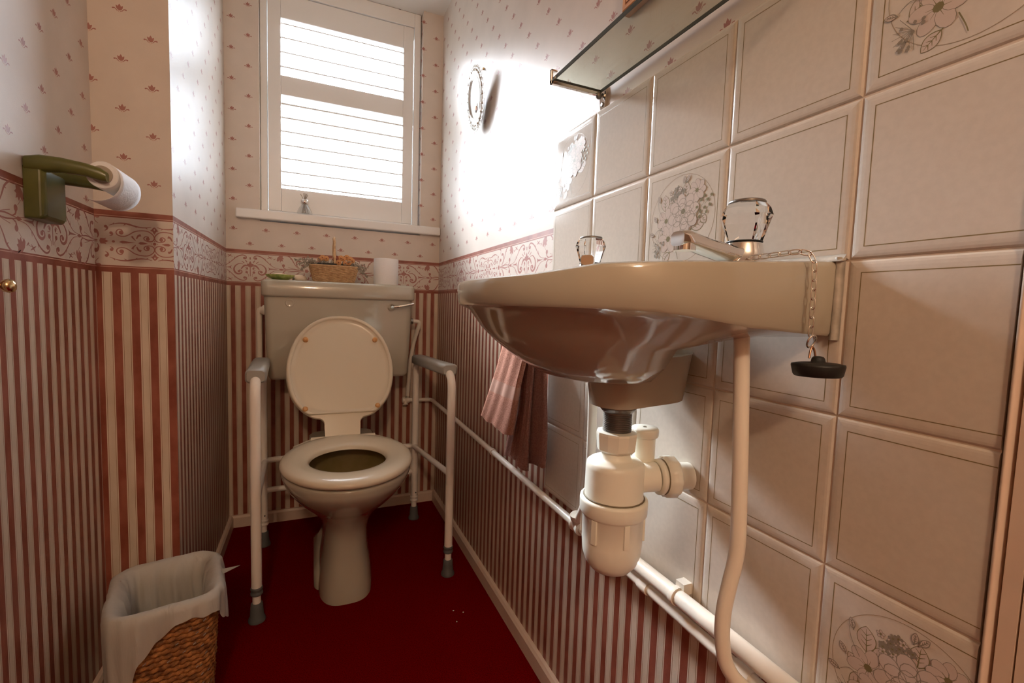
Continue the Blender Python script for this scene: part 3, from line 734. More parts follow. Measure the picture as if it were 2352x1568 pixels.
bk = thing('dried_flower_basket', 'small wicker basket of dried flowers standing on the cistern lid', 'basket', (-.412, .885, .902))
BX, BY = -.412, .885
def bsec(z):
    t = (z - .9025) / .052; return .066 + .014 * t, .036 + .008 * t
mb = MB()
nst = 34
for i in range(13):
    z = .906 + i * .0040; a, b = bsec(z); pts = []
    for k in range(nst * 4 + 1):
        th = 2 * PI * k / (nst * 4); w = .0016 * math.sin(nst / 2 * th + PI * (i % 2))
        e = 3.0; q = (abs(math.cos(th)) ** e + abs(math.sin(th)) ** e) ** (-1 / e)
        pts.append((BX + (a + w) * q * math.cos(th), BY + (b + w) * q * math.sin(th), z))
    mb.tube(pts, .0021, wick, 5, False)
for k in range(nst):
    th = 2 * PI * (k + .5) / nst; e = 3.0; q = (abs(math.cos(th)) ** e + abs(math.sin(th)) ** e) ** (-1 / e)
    a0_, b0_ = bsec(.9035); a1_, b1_ = bsec(.957)
    mb.tube([(BX + a0_ * q * math.cos(th), BY + b0_ * q * math.sin(th), .9035), (BX + a1_ * q * math.cos(th), BY + b1_ * q * math.sin(th), .957)], .0015, wick, 5)
a0_, b0_ = bsec(.904); mb.loft([ell(BX, BY, a0_ - .003, b0_ - .003, z, 40, 3) for z in (.9025, .905)], wick, True, True, True)
a1_, b1_ = bsec(.958)
mb.tube([(BX + a1_ * ((abs(math.cos(t)) ** 3 + abs(math.sin(t)) ** 3) ** (-1 / 3)) * math.cos(t), BY + b1_ * ((abs(math.cos(t)) ** 3 + abs(math.sin(t)) ** 3) ** (-1 / 3)) * math.sin(t), .959) for t in [2 * PI * k / 60 for k in range(61)]], .0030, wick, 7, False)
mb.build('woven_body', bk)
mb = MB()
pts = [(BX + .0008 * math.sin(t * 9), BY - .044 * math.cos(t), .945 + .116 * math.sin(t) ** .8) for t in [PI * k / 24 for k in range(1, 24)]]
mb.tube(pts, .0042, wick, 8, True, lambda i, th: 1 + .25 * math.cos(2 * th + i * 1.3)); mb.build('handle', bk)
mb = MB(); mb.loft([ell(BX, BY, .070, .036, z, 30, 3) for z in (.940, .958)] + [ell(BX, BY, .055, .026, .970, 30, 2.5)], dark, True, True, True); mb.build('moss', bk)
mb = MB(); rg = random.Random(11)
for k in range(46):
    th = rg.uniform(0, 2 * PI); q = rg.uniform(.3, 1); x, y = BX + .066 * q * math.cos(th), BY + .034 * q * math.sin(th)
    dx = math.cos(th) * rg.uniform(.01, .05) * (1.5 if abs(math.cos(th)) > .7 else 1); dz = rg.uniform(-.002, .030) - (abs(dx) * .3)
    p0_, p1_ = Vector((x, y, .960)), Vector((x + dx, y + math.sin(th) * .012, .966 + dz))
    mb.tube([p0_, (p0_ + p1_) / 2 + Vector((0, 0, .006)), p1_], .0009, sprig, 4)
    for j in range(7):
        c = p0_.lerp(p1_, j / 6) + Vector((rg.uniform(-.004, .004), rg.uniform(-.004, .004), rg.uniform(0, .006)))
        mb.sphere(c, rg.uniform(.0014, .0028), sprig, 5, (1, 1, 1.3), .3)
for sx, L, dz in ((-1, .125, .010), (-1, .115, .002), (-1, .105, -.010), (1, .105, -.004), (1, .112, -.020), (1, .098, -.012)):
    P_ = crom([(BX + sx * .05, BY - .015, .962), (BX + sx * .085, BY - .02, .968 + dz), (BX + sx * L, BY - .02, .958 + dz * 1.4)], 6)
    mb.tube(P_, .001, sprig, 4)
    for c in P_[3:]:
        for j in range(4): mb.sphere((c[0] + rg.uniform(-.004, .004), c[1] + rg.uniform(-.004, .004), c[2] + rg.uniform(-.004, .005)), rg.uniform(.0014, .0028), sprig, 5, (1, 1, 1), .3)
mb.build('sprigs', bk)
for (x, z, r, m_) in ((-.038, .984, .0085, orange), (-.026, .981, .008, orange), (-.047, .978, .007, orange), (.022, .986, .009, orange), (.030, .983, .007, orange), (.042, .990, .0085, orange), (.052, .984, .009, orange), (.060, .979, .008, orange), (.014, .970, .0085, orange), (.036, .968, .007, orange), (.048, .970, .008, orange), (.006, .984, .009, rust), (.001, .980, .006, rust)):
    mb = MB(); r *= 1.25; z += .003; cx_, cy_ = BX + x, BY - .022 + (.98 - z) * -.6
    for k in range(9):
        th = 2 * PI * k / 9; mb.sphere((cx_ + r * .55 * math.cos(th), cy_ - .002, z + r * .55 * math.sin(th)), r * .42, m_, 6, (1, .8, 1), .08)
    mb.sphere((cx_, cy_ - .004, z), r * .5, m_, 7, (1, .8, 1), .08)
    mb.sphere((cx_, cy_ - .007, z), r * .22, rust, 6)
    mb.build('flower_head', bk)

rl = thing('toilet_roll', 'full white toilet roll standing upright on the right of the cistern lid', 'toilet roll', (-.231, .885, .902))
mb = MB(); mb.lathe([(.020, 0), (.043, .0005), (.0445, .003), (.0445, .094), (.0435, .0965), (.020, .097)], (-.231, .885, .902), (0, 0, 1), paperw, 48); mb.build('paper', rl)
mb = MB(); mb.lathe([(.0195, .001), (.0200, .001), (.0200, .0965), (.0190, .0965), (.0190, .001)], (-.231, .885, .902), (0, 0, 1), tubec, 32); mb.build('core', rl)

df = thing('reed_diffuser', 'small clear glass reed diffuser on the window sill', 'diffuser', (-.509, 1.005, 1.151))
dx_, dy_ = -.509, 1.005
mb = MB(); mb.lathe([(.012, .0005), (.0245, .001), (.0265, .004), (.0255, .010), (.020, .022), (.0135, .032), (.0105, .036), (.0105, .038)], (dx_, dy_, 1.151), (0, 0, 1), bottleg, 32); mb.build('bottle', df)
mb = MB(); mb.lathe([(.0112, 0), (.0135, .0004), (.0135, .016), (.0120, .0172), (.006, .0172)], (dx_, dy_, 1.1885), (0, 0, 1), chrome, 28); mb.build('collar', df)
for ax_, az_ in ((-.014, .022), (-.004, .026), (.001, .028), (.004, .024), (.011, .022), (.008, .026)):
    mb = MB(); mb.tube([(dx_ - ax_ * .9, dy_, 1.156), (dx_, dy_, 1.200), (dx_ + ax_, dy_, 1.203 + az_)], .0011, reedm, 6); mb.build('reed', df)

# ---------------------------------------------------------------- picture on the right wall
pf = thing('oval_picture', 'oval silver lace-edged framed picture hanging high on the right wall', 'picture', (-.03, .515, 1.47))
PC = Vector((-.024, .498, 1.467)); PA, PB = .078, .092
tilt = .10
def PP(u_, v_, h): return PC + Vector((-h - v_ * tilt, -u_, v_))
mb = MB()
def pring(k, h): return [PP(PA * k * math.cos(2 * PI * i / 64), PB * k * math.sin(2 * PI * i / 64), h) for i in range(64)]
mb.loft([pring(.93, 0), pring(.93, .003), pring(.80, .006), pring(.68, .0075), pring(.655, .0085), pring(.63, .004), pring(.60, .003)], silver, True, True, False, True, False)
for i in range(40):
    t = 2 * PI * i / 40; c = PP(PA * .955 * math.cos(t), PB * .955 * math.sin(t), .003)
    pts = [c + Vector((0, -.0058 * math.cos(q) , .0058 * math.sin(q))) for q in [2 * PI * j / 10 for j in range(11)]]
    mb.tube(pts, .0013, silver, 6, False)
    if i % 2: mb.sphere(PP(PA * .84 * math.cos(t), PB * .84 * math.sin(t), .006), .0030, silver, 7)
pfo = mb.build('lace_frame', pf)
mb = MB(); mb.loft([pring(.61, .0035), pring(.30, .0045), pring(.02, .0048)], mount, True, False, True)
for (u_, v_, r, m_) in ((.006, -.028, .008, orange), (.014, -.022, .006, dishg), (.001, -.036, .007, sprig), (.012, -.034, .006, rust), (-.006, -.006, .002, rust)):
    p = PP(u_, v_, .0052); mb.sphere(p, r, m_, 8, (.08, 1, 1))
mb.build('picture', pf)
mb = MB()
mb.tube([PP(-.012, .060, 0), (-.002, .500, 1.560), PP(.018, .058, 0)], .0009, copper, 6); mb.lathe([(.004, 0), (.004, .003), (.0015, .006)], (-.0003, .500, 1.560), (-1, 0, 0), brass, 10)
mb.build('hanging_wire', pf)

# ---------------------------------------------------------------- glass shelf and wall mirror
gs = thing('glass_shelf', 'long glass shelf on chrome brackets above the wall tiles', 'shelf', (-.055, -.40, 1.222))
mb = MB(); mb.box(-.1035, -.008, -.66, -.163, 1.2225, 1.2275, shelfg)
mb.box(-.1055, -.1035, -.66, -.163, 1.2222, 1.2278, shelfe); mb.box(-.0088, -.0080, -.66, -.163, 1.2222, 1.2278, shelfe)
mb.box(-.1055, -.008, -.1630, -.1622, 1.2222, 1.2278, shelfe)
mb.build('glass', gs)
for yb in (-.1640, -.6400):
    mb = MB(); mb.box(-.110, -.004, yb - .003, yb + .003, 1.2160, 1.2220, chrome); mb.box(-.110, -.1065, yb - .003, yb + .003, 1.2160, 1.2400, chrome); mb.box(-.110, -.0985, yb - .003, yb + .003, 1.2370, 1.2400, chrome)
    mb.loft([[(x, yb + sy * w_, z) for sy, w_, z in ((-1, .0065, 1.196), (1, .0065, 1.196), (1, .0095, 1.214), (1, .0075, 1.232), (-1, .0075, 1.232), (-1, .0095, 1.214))] for x in (-.0008, -.0036)], chrome, True, True, True, False, True)
    mb.lathe([(.0042, 0), (.0042, .0012), (.0030, .0022)], (-.0036, yb, 1.203), (-1, 0, 0), steel, 14)
    mb.sphere((-.012, yb, 1.217), .0065, steel, 8, (1, .8, 1))
    bevel(mb.build('bracket', gs), .0006)
mr = thing('wall_mirror', 'orange-brown wooden framed mirror above the glass shelf', 'mirror', (-.012, -.42, 1.55))
y0_, y1_, z0_, z1_ = -.62, -.228, 1.318, 1.80
mb = MB(); w_ = .045
def fring(i, h): return [(-h, y0_ + i, z0_ + i), (-h, y1_ - i, z0_ + i), (-h, y1_ - i, z1_ - i), (-h, y0_ + i, z1_ - i)]
mb.loft([fring(0, .001), fring(0, .014), fring(.004, .018), fring(.010, .018)], wood, True, False, False, False, True)
mb.loft([fring(.010, .018), fring(.0115, .0165), fring(.013, .018)], wooddk, True, False, False, False, True)
mb.loft([fring(.013, .018), fring(.026, .016)], wood, True, False, False, False, True)
mb.loft([fring(.026, .016), fring(.0275, .0145), fring(.029, .016)], wooddk, True, False, False, False, True)
mb.loft([fring(.029, .016), fring(.040, .012), fring(.042, .006)], wood, True, False, False, False, True)
mb.build('frame', mr)
mb = MB(); mb.box(-.007, -.003, y0_ + .041, y1_ - .041, z0_ + .041, z1_ - .041, mirrorm); mb.build('mirror_glass', mr)

# ---------------------------------------------------------------- basin
BYc = -.395
basin = thing('wash_basin', 'small beige wall-hung wash basin on the tiled wall', 'basin', (-.15, BYc, .80))
def lerp1(x, T):
    if x <= T[0][0]: return T[0][1]
    for (a, b), (c, d) in zip(T, T[1:]):
        if x <= c: return b + (d - b) * (x - a) / (c - a)
    return T[-1][1]
ZR = [(0, .889), (.04, .8865), (.08, .8835), (.12, .881), (.16, .8785), (.20, .8765), (.23, .875), (.255, .8735), (.275, .869), (.295, .8648), (.31, .8632), (.33, .8625)]
ZBm = [(0, .815), (.06, .8185), (.12, .8225), (.17, .829), (.21, .834), (.26, .8355), (.33, .8358)]
def bout(n=28):
    """plan outline from wall (near side) round the front to the wall (far side)"""
    pts = [(-.0015, -.600), (-.03, -.600), (-.06, -.600), (-.09, -.600)]
    for k in range(0, 41):
        th = -PI / 2 - PI * k / 40; e = 2.4; c, s_ = math.cos(th), math.sin(th); q = (abs(c) ** e + abs(s_) ** e) ** (-1 / e)
        pts.append((-.12 + .200 * q * c if c < 0 else -.12, BYc + .205 * q * s_))
    pts += [(-.09, -.19), (-.06, -.19), (-.03, -.19), (-.0015, -.19)]
    return pts
OUT = bout()
N_ = len(OUT)
def scaled(k, c=(-.12, BYc), kx=None):
    out = []
    for x, y in OUT:
        out.append((min(-.0015, c[0] + (x - c[0]) * (kx or k)) if x < c[0] else x, c[1] + (y - c[1]) * k))
    return out
def zr(x): return lerp1(-x, ZR)
def zb(x): return lerp1(-x, ZBm)
rim_in = [(max(min(x, -.0015), -1), y) for x, y in scaled(.985)]
rings = []
r0 = [(x, y, zr(x)) for x, y in scaled(.992)]
r1 = [(x, y, zr(x) - .004) for x, y in OUT]
r2 = [(x, y, (zr(x) + zb(x)) / 2) for x, y in scaled(.998)]
r3 = [(x, y, zb(x) + .003) for x, y in scaled(.994)]
r4 = [(x, y, zb(x)) for x, y in scaled(.982)]
# underside : morph from outline to bowl ellipses
def bowl(cx_, cy_, a, b, z, zfun=None, wall=0.0):
    out = []
    for i, (x, y) in enumerate(OUT):
        if i < 4 or i >= N_ - 4:
            # wall side points follow the back of the bowl
            j = i if i < 4 else N_ - 1 - i; sg = -1 if i < 4 else 1
            th = sg * (PI / 2 * (j / 4.0)); out.append((cx_ + a * .75 * math.cos(th), cy_ + b * math.sin(th), z))
        else:
            k = i - 4; th = -PI / 2 - PI * k / 40; out.append((cx_ + a * math.cos(th), cy_ + b * math.sin(th), z))
    return out
def mix(A, B, t, zz=None): return [tuple(p + (q - p) * t for p, q in zip(a, b)) for a, b in zip(A, B)]
e1 = bowl(-.165, BYc, .115, .135, .795); e2 = bowl(-.155, BYc, .095, .112, .772); e3 = bowl(-.145, BYc, .072, .085, .754); e4 = bowl(-.135, BYc, .045, .052, .746); e5 = bowl(-.13, BYc, .01, .01, .7445)
m1 = mix(r4, e1, .30); m1 = [(x, y, zb(-.0 + x) - .006 + (0 if True else 0)) for x, y, z in m1]
m1 = [(x, y, min(z, zb(x)) - .000) for x, y, z in m1]
m2 = mix(r4, e1, .68)
mb = MB()
mb.loft([r0, r1, r2, r3, r4], ceramic, False, False, False, True, True)
mb.loft([r4, m1, m2, e1, e2, e3, e4, e5], ceramic, False, False, False, True, True)
# top surface and bowl
t1 = [(x, y, zr(x) + .0015) for x, y in scaled(.975)]
def inner(cx_, cy_, a, b, z): return bowl(cx_, cy_, a, b, z)
t2 = [(x, y, zr(x) - .001) for x, y, _ in inner(-.195, BYc, .108, .178, 0)]
t3 = inner(-.193, BYc, .100, .170, .855); t4 = inner(-.185, BYc, .085, .13, .815); t5 = inner(-.165, BYc, .055, .08, .780); t6 = inner(-.13, BYc, .02, .022, .768)
mb.loft([r0, t1, t2, t3, t4, t5, t6], ceramic, False, False, True, True, False)
# back edge against the wall
mb.loft([[(-.0015, y, .889) for y in (-.60, -.19)], [(-.0015, y, .815) for y in (-.60, -.19)]], ceramic, False)
bo = mb.build('basin_body', basin)
mb = MB()
# waste boss with overflow channel running back to the wall
rings = [[(x, y, z) for x, y, _ in rrect(-.080, BYc, .14 * kx, .074 * ky, .034 * ky, z, 6)] for z, kx, ky in ((.775, 1.05, 1.30), (.750, 1.02, 1.12), (.735, 1.0, 1.02), (.718, .97, .97), (.711, .95, .92))]
for r in rings:
    for i, p in enumerate(r): r[i] = (min(p[0], -.004), p[1], p[2] + max(0, (p[0] + .09)) * .10)
mb.loft(rings, ceramic, True, True, True, True, True); mb.build('waste_boss', basin)
mb = MB(); 
for yy in (-.6055,):
    mb.loft([[(-.0085, yy, z), (-.0145, yy + .004, z), (-.012, yy + .008, z), (-.0082, yy + .008, z)] for z in (.812, .86, .893)], seal, True, True, True)
mb.loft([[(-.0085, y, .890), (-.0085, y, .896), (-.0125, y, .8915), (-.016, y, .8885)] for y in (-.606, -.19)], seal, True, True, True)
mb.build('sealant', basin)

def tap(y, label, turn):
    t = thing('basin_tap', label, 'tap', (-.070, y, .888), 'clear-topped basin taps')
    zb_ = .8845
    def place(o):
        o.data.transform(Matrix.Translation((0, 0, 0))); o.rotation_euler = (0, 0, turn); return o
    x = -.070
    mb = MB()
    mb.lathe([(.0255, 0), (.0255, .003), (.0215, .007), (.0190, .014), (.0175, .0215), (.0165, .0235)], (x, y, zb_), (0, 0, 1), chrome, 32)
    secs = [(-.002, .0090, .014, .0085), (-.028, .0115, .0120, .0085), (-.055, .0160, .0105, .0080), (-.072, .0195, .0100, .0080), (-.082, .0212, .0100, .0085), (-.0895, .0208, .0090, .0070)]
    rings = []
    for dx, dz, w, h in secs:
        r_ = []
        for k in range(20):
            th = 2 * PI * k / 20; e = 3.6; q = (abs(math.cos(th)) ** e + abs(math.sin(th)) ** e) ** (-1 / e)
            r_.append((x + dx, y + w * q * math.cos(th), zb_ + dz + h * q * math.sin(th)))
        rings.append(r_)
    mb.loft(rings, chrome, True, True, True, True, False)
    mb.loft([ell(x - .0800, y, .0092, .0095, zb_ + z, 24, 3.2) for z in (.0240, .0160, .0105, .0100)], chrome, True, True, True, True, True)
    place(bevel(mb.build('tap_body', t), .001))
    zk = zb_ + .0250
    mb = MB(); n = 8
    def oct_(r, z): return [(x + r * math.cos(2 * PI * (k + .5) / n), y + r * math.sin(2 * PI * (k + .5) / n), zk + z) for k in range(n)]
    mb.loft([oct_(.0175, .0005), oct_(.0225, .016), oct_(.0258, .0255), oct_(.0230, .0330), oct_(.0190, .0378), oct_(.0170, .0386)], clear, True, True, True, False)
    place(mb.build('clear_knob', t))
    mb = MB(); mb.lathe([(.0172, 0), (.0175, .0008), (.0172, .0012)], (x, y, zk - .0009), (0, 0, 1), blackr, 24); mb.build('washer', t)
    mb = MB(); mb.lathe([(.0178, 0), (.0182, .0012), (.0172, .0026), (.006, .0032)], (x, y, zk + .0387), (0, 0, 1), steel, 24); mb.build('top_cap', t)
    return t
tap(-.541, 'chrome tap with clear faceted knob at the near right end of the basin', 0.0)
tap(-.250, 'chrome tap with clear faceted knob at the far left end of the basin', 0.95)

# ---------------------------------------------------------------- plug and chain
pg = thing('plug_and_chain', 'black rubber plug hanging on a chain over the basin side', 'plug', (-.055, -.6125, .80))
mb = MB()
path = crom([(-.083, -.560, .8905), (-.074, -.580, .8925), (-.066, -.596, .8945), (-.0605, -.6035, .8935), (-.0590, -.6085, .885), (-.0585, -.6095, .865), (-.0580, -.6095, .840), (-.0575, -.6095, .8165)], 8)
L_ = [0]
for a, b in zip(path, path[1:]): L_.append(L_[-1] + (Vector(b) - Vector(a)).length)
def at(s_):
    for i in range(len(L_) - 1):
        if s_ <= L_[i + 1]: return Vector(path[i]).lerp(Vector(path[i + 1]), (s_ - L_[i]) / (L_[i + 1] - L_[i]))
    return Vector(path[-1])
nl = 15; ll = L_[-1] / nl
for i in range(nl):
    a, b = at(i * ll), at((i + 1) * ll); t = (b - a).normalized(); mid = (a + b) / 2
    w = t.cross(Vector((1, 0, 0))) if i % 2 else t.cross(Vector((.3, 1, .2))); w.normalize()
    hl, hw = ll * .62, .0022
    pts = [mid + t * (hl * math.cos(q)) * (1 if abs(math.cos(q)) < .75 else 1) + w * hw * (1 if math.sin(q) > 0 else -1) * abs(math.sin(q)) ** .5 for q in [2 * PI * j / 16 for j in range(17)]]
    mb.tube(pts, .00065, chrome, 6, False)
mb.build('chain', pg)
mb = MB(); c = Vector((-.0570, -.6105, .8115))
mb.tube([c + Vector((.0052 * math.cos(q), -.002 * math.sin(q), .0058 * math.sin(q))) for q in [2 * PI * j / 20 for j in range(21)]], .0009, chrome, 7, False)
mb.build('split_ring', pg)
mb = MB(); mb.tube(crom([(-.0615, -.6125, .796), (-.0595, -.6120, .803), (-.0568, -.6115, .8065), (-.0540, -.6120, .803), (-.0525, -.6125, .796)], 4), .0010, copper, 7); mb.build('wire_loop', pg)
mb = MB(); mb.lathe([(.0185, 0), (.0198, .0015), (.0215, .0095), (.0212, .0112), (.0150, .0125), (.0060, .0130), (.0052, .0165), (.0040, .0180), (.0015, .0185)], (-.0562, -.6180, .7800), (0, .03, 1), blackr, 40); mb.build('plug', pg)

# ---------------------------------------------------------------- bottle trap
tr = thing('bottle_trap', 'cream plastic bottle trap and threaded waste hanging under the basin', 'trap', (-.11, BYc, .55))
tx, ty = -.110, BYc
mb = MB()
prof = [(.0245, .711), (.0245, .707), (.0215, .703), (.0190, .701)]
z = .700
while z > .668: prof += [(.0190, z), (.0176, z - .0008), (.0176, z - .0014), (.0190, z - .0020)]; z -= .0024
prof += [(.0176, .664)]
mb.lathe([(r, -z_) for r, z_ in prof], (tx, ty, 0), (0, 0, -1), steel, 32, False); mb.build('threaded_waste', tr)
mb = MB()
mb.lathe([(.0180, 0), (.0265, .001), (.0270, .004), (.0255, .024), (.0225, .027), (.0150, .028)][::1], (tx, ty, .6755), (0, 0, -1), trapm, 12, False, lambda t, h: 1 + (.035 if int(t * 12) % 2 else -.01)); mb.build('compression_nut', tr)
mb = MB()
mb.lathe([(.0190, 0), (.0195, .016), (.0225, .019), (.034, .0205), (.0375, .0235), (.0385, .030), (.0385, .066), (.0395, .071)], (tx, ty, .656), (0, 0, -1), trapm, 40)
# outlet branch and upstand
mb.tube([(tx + .02, ty - .006, .610), (tx + .055, ty - .018, .612)], .0195, trapm, 24)
mb.lathe([(.0150, 0), (.0150, .040)], (tx + .050, ty + .004, .6275), (0, 0, 1), trapm, 24)
mb.build('trap_body', tr)
mb = MB(); mb.lathe([(.0165, 0), (.0185, .0015), (.0190, .010), (.0175, .0130), (.008, .0135)], (tx + .050, ty + .004, .662), (0, 0, 1), trapm, 24); mb.lathe([(.003, 0), (.002, .0006)], (tx + .050, ty + .004, .6756), (0, 0, 1), ring, 8); mb.build('valve_cap', tr)
mb = MB(); o_, d__ = Vector((tx + .055, ty - .018, .612)), Vector((.95, -.25, 0))
mb.lathe([(.020, 0), (.0235, .001), (.0240, .006), (.0225, .0075), (.0225, .009), (.0270, .010), (.0275, .024), (.0245, .027), (.018, .028)], o_, d__, trapm, 48, True, lambda t, h: 1 + (.03 * math.cos(2 * PI * t * 12) if h > .0095 else 0))
mb.lathe([(.0235, 0), (.0238, .0012), (.0235, .002)], o_ + d__.normalized() * .0078, d__, ring, 32)
mb.tube([o_ + d__ * .02, o_ + d__ * .049], .018, trapm, 20); mb.build('outlet_nut', tr)
mb = MB()
mb.lathe([(.0400, 0), (.0445, .001), (.0450, .004), (.0445, .019), (.0425, .0220), (.0405, .024), (.0400, .060), (.0385, .076), (.0345, .088), (.0270, .0975), (.0160, .102), (.0050, .1030)], (tx, ty, .5860), (0, 0, -1), trapm, 44)
for k in range(6):
    an = 2 * PI * k / 6 + .35; cx_, cy_ = tx + .0405 * math.cos(an), ty + .0405 * math.sin(an)
    mb.loft([[(cx_ + math.cos(an) * a - math.sin(an) * b, cy_ + math.sin(an) * a + math.cos(an) * b, z) for a, b in ((-.004, -.0045), (.0020, -.0035), (.0020, .0035), (-.004, .0045))] for z in (.563, .532)] , trapm, True, True, True, False, True)
mb.build('bottle_cup', tr)
mb = MB(); mb.lathe([(.0398, 0), (.0410, .0008), (.0398, .0018)], (tx, ty, .5878), (0, 0, -1), ring, 40); mb.build('seal_ring', tr)

# ---------------------------------------------------------------- pipework
def clip(name, p, ax, r, par, m=pipem, blk=True):
    mb = MB(); mb.lathe([(r + .0018, -.004), (r + .0022, 0), (r + .0018, .004)], p, ax, m, 16)
    if blk: mb.box(-.0075, p[0] + .004, p[1] - .009, p[1] + .006, p[2] + r * .3, p[2] + r + .008, m)
    return mb.build(name, par)
p1 = thing('small_supply_pipe', 'thin white painted pipe running low along the right wall from the corner valve', 'pipe', (-.022, .2, .43))
mb = MB(); mb.tube(arc_path([(-.128, .984, .444), (-.026, .984, .441), (-.022, .60, .436), (-.022, -.18, .426), (-.022, -.585, .418), (-.022, -.75, .416)], .022, 6), .0078, pipem, 16)
mb.lathe([(.0098, -.012), (.0102, 0), (.0098, .012)], (-.022, -.538, .4185), (0, 1, 0), pipem, 16)
mb.lathe([(.0098, -.010), (.0102, 0), (.0098, .010)], (-.022, -.365, .4225), (0, 1, 0), pipem, 16)
mb.build('pipe_run', p1)
mb = MB(); mb.lathe([(.0125, -.013), (.0125, -.007), (.0100, -.006), (.0100, .006), (.0125, .007), (.0125, .013)], (-.022, -.172, .426), (0, 1, 0), pipem, 16); mb.lathe([(.010, 0), (.010, .016), (.0125, .017), (.0125, .026)], (-.022, -.172, .426), (-.2, -.1, 1), pipem, 16); mb.build('tee_fitting', p1)
for yy in (.276,): clip('pipe_clip', (-.022, yy, .4325), (0, 1, 0), .0078, p1, pipem, False)
mb = MB(); mb.lathe([(.0095, 0), (.013, .001), (.013, .010), (.0095, .012), (.0095, .018), (.012, .019), (.012, .028), (.008, .030)], (-.118, .984, .444), (-1, 0, 0), pipem, 8, False)
mb.lathe([(.006, 0), (.006, .014), (.011, .015), (.011, .020)], (-.135, .984, .444), (0, -.4, -1), pipem, 12); mb.build('corner_valve', p1)
p2 = thing('large_supply_pipe', 'thicker white painted pipe along the bottom edge of the tiles', 'pipe', (-.026, -.5, .449))
mb = MB(); mb.tube(arc_path([(-.006, -.285, .4490), (-.026, -.285, .4490), (-.026, -.52, .449), (-.026, -.75, .446)], .015, 6), .0108, pipem, 18)
mb.build('pipe_run', p2)
clip('pipe_clip', (-.026, -.432, .449), (0, 1, 0), .0108, p2)
p3 = thing('tap_tail_pipe', 'white painted pipe dropping from the near right end of the basin', 'pipe', (-.072, -.552, .7))
mb = MB(); mb.tube(crom([(-.072, -.545, .835), (-.073, -.549, .80), (-.075, -.556, .72), (-.075, -.560, .65), (-.075, -.562, .60), (-.076, -.561, .575), (-.080, -.559, .548), (-.084, -.558, .52), (-.084, -.559, .49), (-.078, -.562, .462), (-.062, -.570, .440), (-.034, -.585, .424), (-.022, -.60, .420)], 6), .0077, pipem, 18); mb.build('pipe_run', p3)
p4 = thing('tap_tail_pipe', 'white painted pipe dropping behind the bottle trap from the far tap', 'pipe', (-.06, -.26, .7))
mb = MB(); mb.tube(crom([(-.070, -.252, .84), (-.069, -.262, .78), (-.066, -.268, .70), (-.060, -.262, .60), (-.048, -.240, .52), (-.030, -.190, .455), (-.024, -.175, .440)], 6), .0077, pipem, 16)
mb.build('pipe_run', p4)
p5 = thing('cistern_supply_pipe', 'bent painted pipe feeding the right side of the cistern', 'pipe', (-.10, .93, .62))
mb = MB(); mb.tube(arc_path([(-.146, .925, .768), (-.092, .925, .768), (-.108, .955, .69), (-.122, .970, .60), (-.126, .982, .46)], .016, 6), .0078, pipem, 14); mb.build('pipe_run', p5)
mb = MB(); mb.lathe([(.009, 0), (.0125, .001), (.0125, .009), (.0085, .010), (.0085, .016), (.0115, .017), (.0115, .025), (.008, .026)], (-.146, .925, .768), (1, 0, 0), steel, 8, False); mb.build('brass_connector', p5)

# ---------------------------------------------------------------- towel on its ring
rg_ = thing('towel_ring', 'chrome ring hidden behind the basin holding the pink-brown towel', 'towel ring', (-.03, .045, .77))
mb = MB(); mb.lathe([(.016, 0), (.016, .005), (.009, .008), (.007, .040)], (-.0006, .045, .800), (-1, 0, 0), chrome, 20); mb.build('mount', rg_)
mb = MB(); mb.tube([(-.044, .045 + .062 * math.sin(q), .742 + .058 * math.cos(q)) for q in [2 * PI * j / 32 for j in range(33)]], .0028, chrome, 8, False); mb.build('ring', rg_)
tw = thing('hand_towel', 'pink-brown folded hand towel hanging behind the front of the basin', 'towel', (-.055, .08, .65))
def cloth(name, L, R_, thick, m, seed, par, bands=None, waves=1.0, xoff=0.0):
    """L,R_: lists of (y,z,x) down the left and right edges"""
    rn = random.Random(seed); n = 26; kk = 18; mb = MB()
    A = crom(L, 8); B = crom(R_, 8); rings = []; H = len(A)
    for i in range(H):
        t = i / (H - 1); r_ = []
        for side in (0, 1):
            for j in range(kk):
                u_ = j / (kk - 1) if side == 0 else 1 - j / (kk - 1)
                y = A[i][0] + (B[i][0] - A[i][0]) * u_; z = A[i][1] + (B[i][1] - A[i][1]) * u_; x = A[i][2] + (B[i][2] - A[i][2]) * u_
                w = .0035 * waves * math.sin(u_ * 9 + t * 2.2 + seed) * (.3 + t) + .0015 * math.sin(u_ * 21 + t * 5)
                th = thick * (math.sin(PI * min(max(u_, .03), .97)) ** .35)
                z += .002 * math.sin(u_ * 11 + seed) * (t > .95)
                r_.append((x + w + (-th if side == 0 else th), y, z + rn.uniform(-.0004, .0004)))
        rings.append(r_)
    mb.loft(rings, m, True, True, True, True, False)
    if bands:
        n0 = len(mb.f); 
        per = kk * 2
        for fi in range(len(mb.f) - 2):
            row = fi // per
            if any(a <= row / H <= b for a, b in bands): mb.m[fi] = mb.mi(band)
    return mb.build(name, par)
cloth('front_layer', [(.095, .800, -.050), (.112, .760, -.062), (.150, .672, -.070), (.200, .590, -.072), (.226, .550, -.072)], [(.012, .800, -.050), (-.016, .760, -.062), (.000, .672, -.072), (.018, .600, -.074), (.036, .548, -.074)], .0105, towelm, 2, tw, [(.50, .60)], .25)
cloth('back_layer', [(.085, .800, -.040), (.075, .750, -.034), (.090, .640, -.036), (.135, .520, -.036), (.160, .462, -.036)], [(.0, .800, -.040), (-.026, .750, -.034), (-.045, .66, -.034), (-.048, .56, -.030), (-.040, .495, -.028)], .0085, toweld, 5, tw, None, .9)
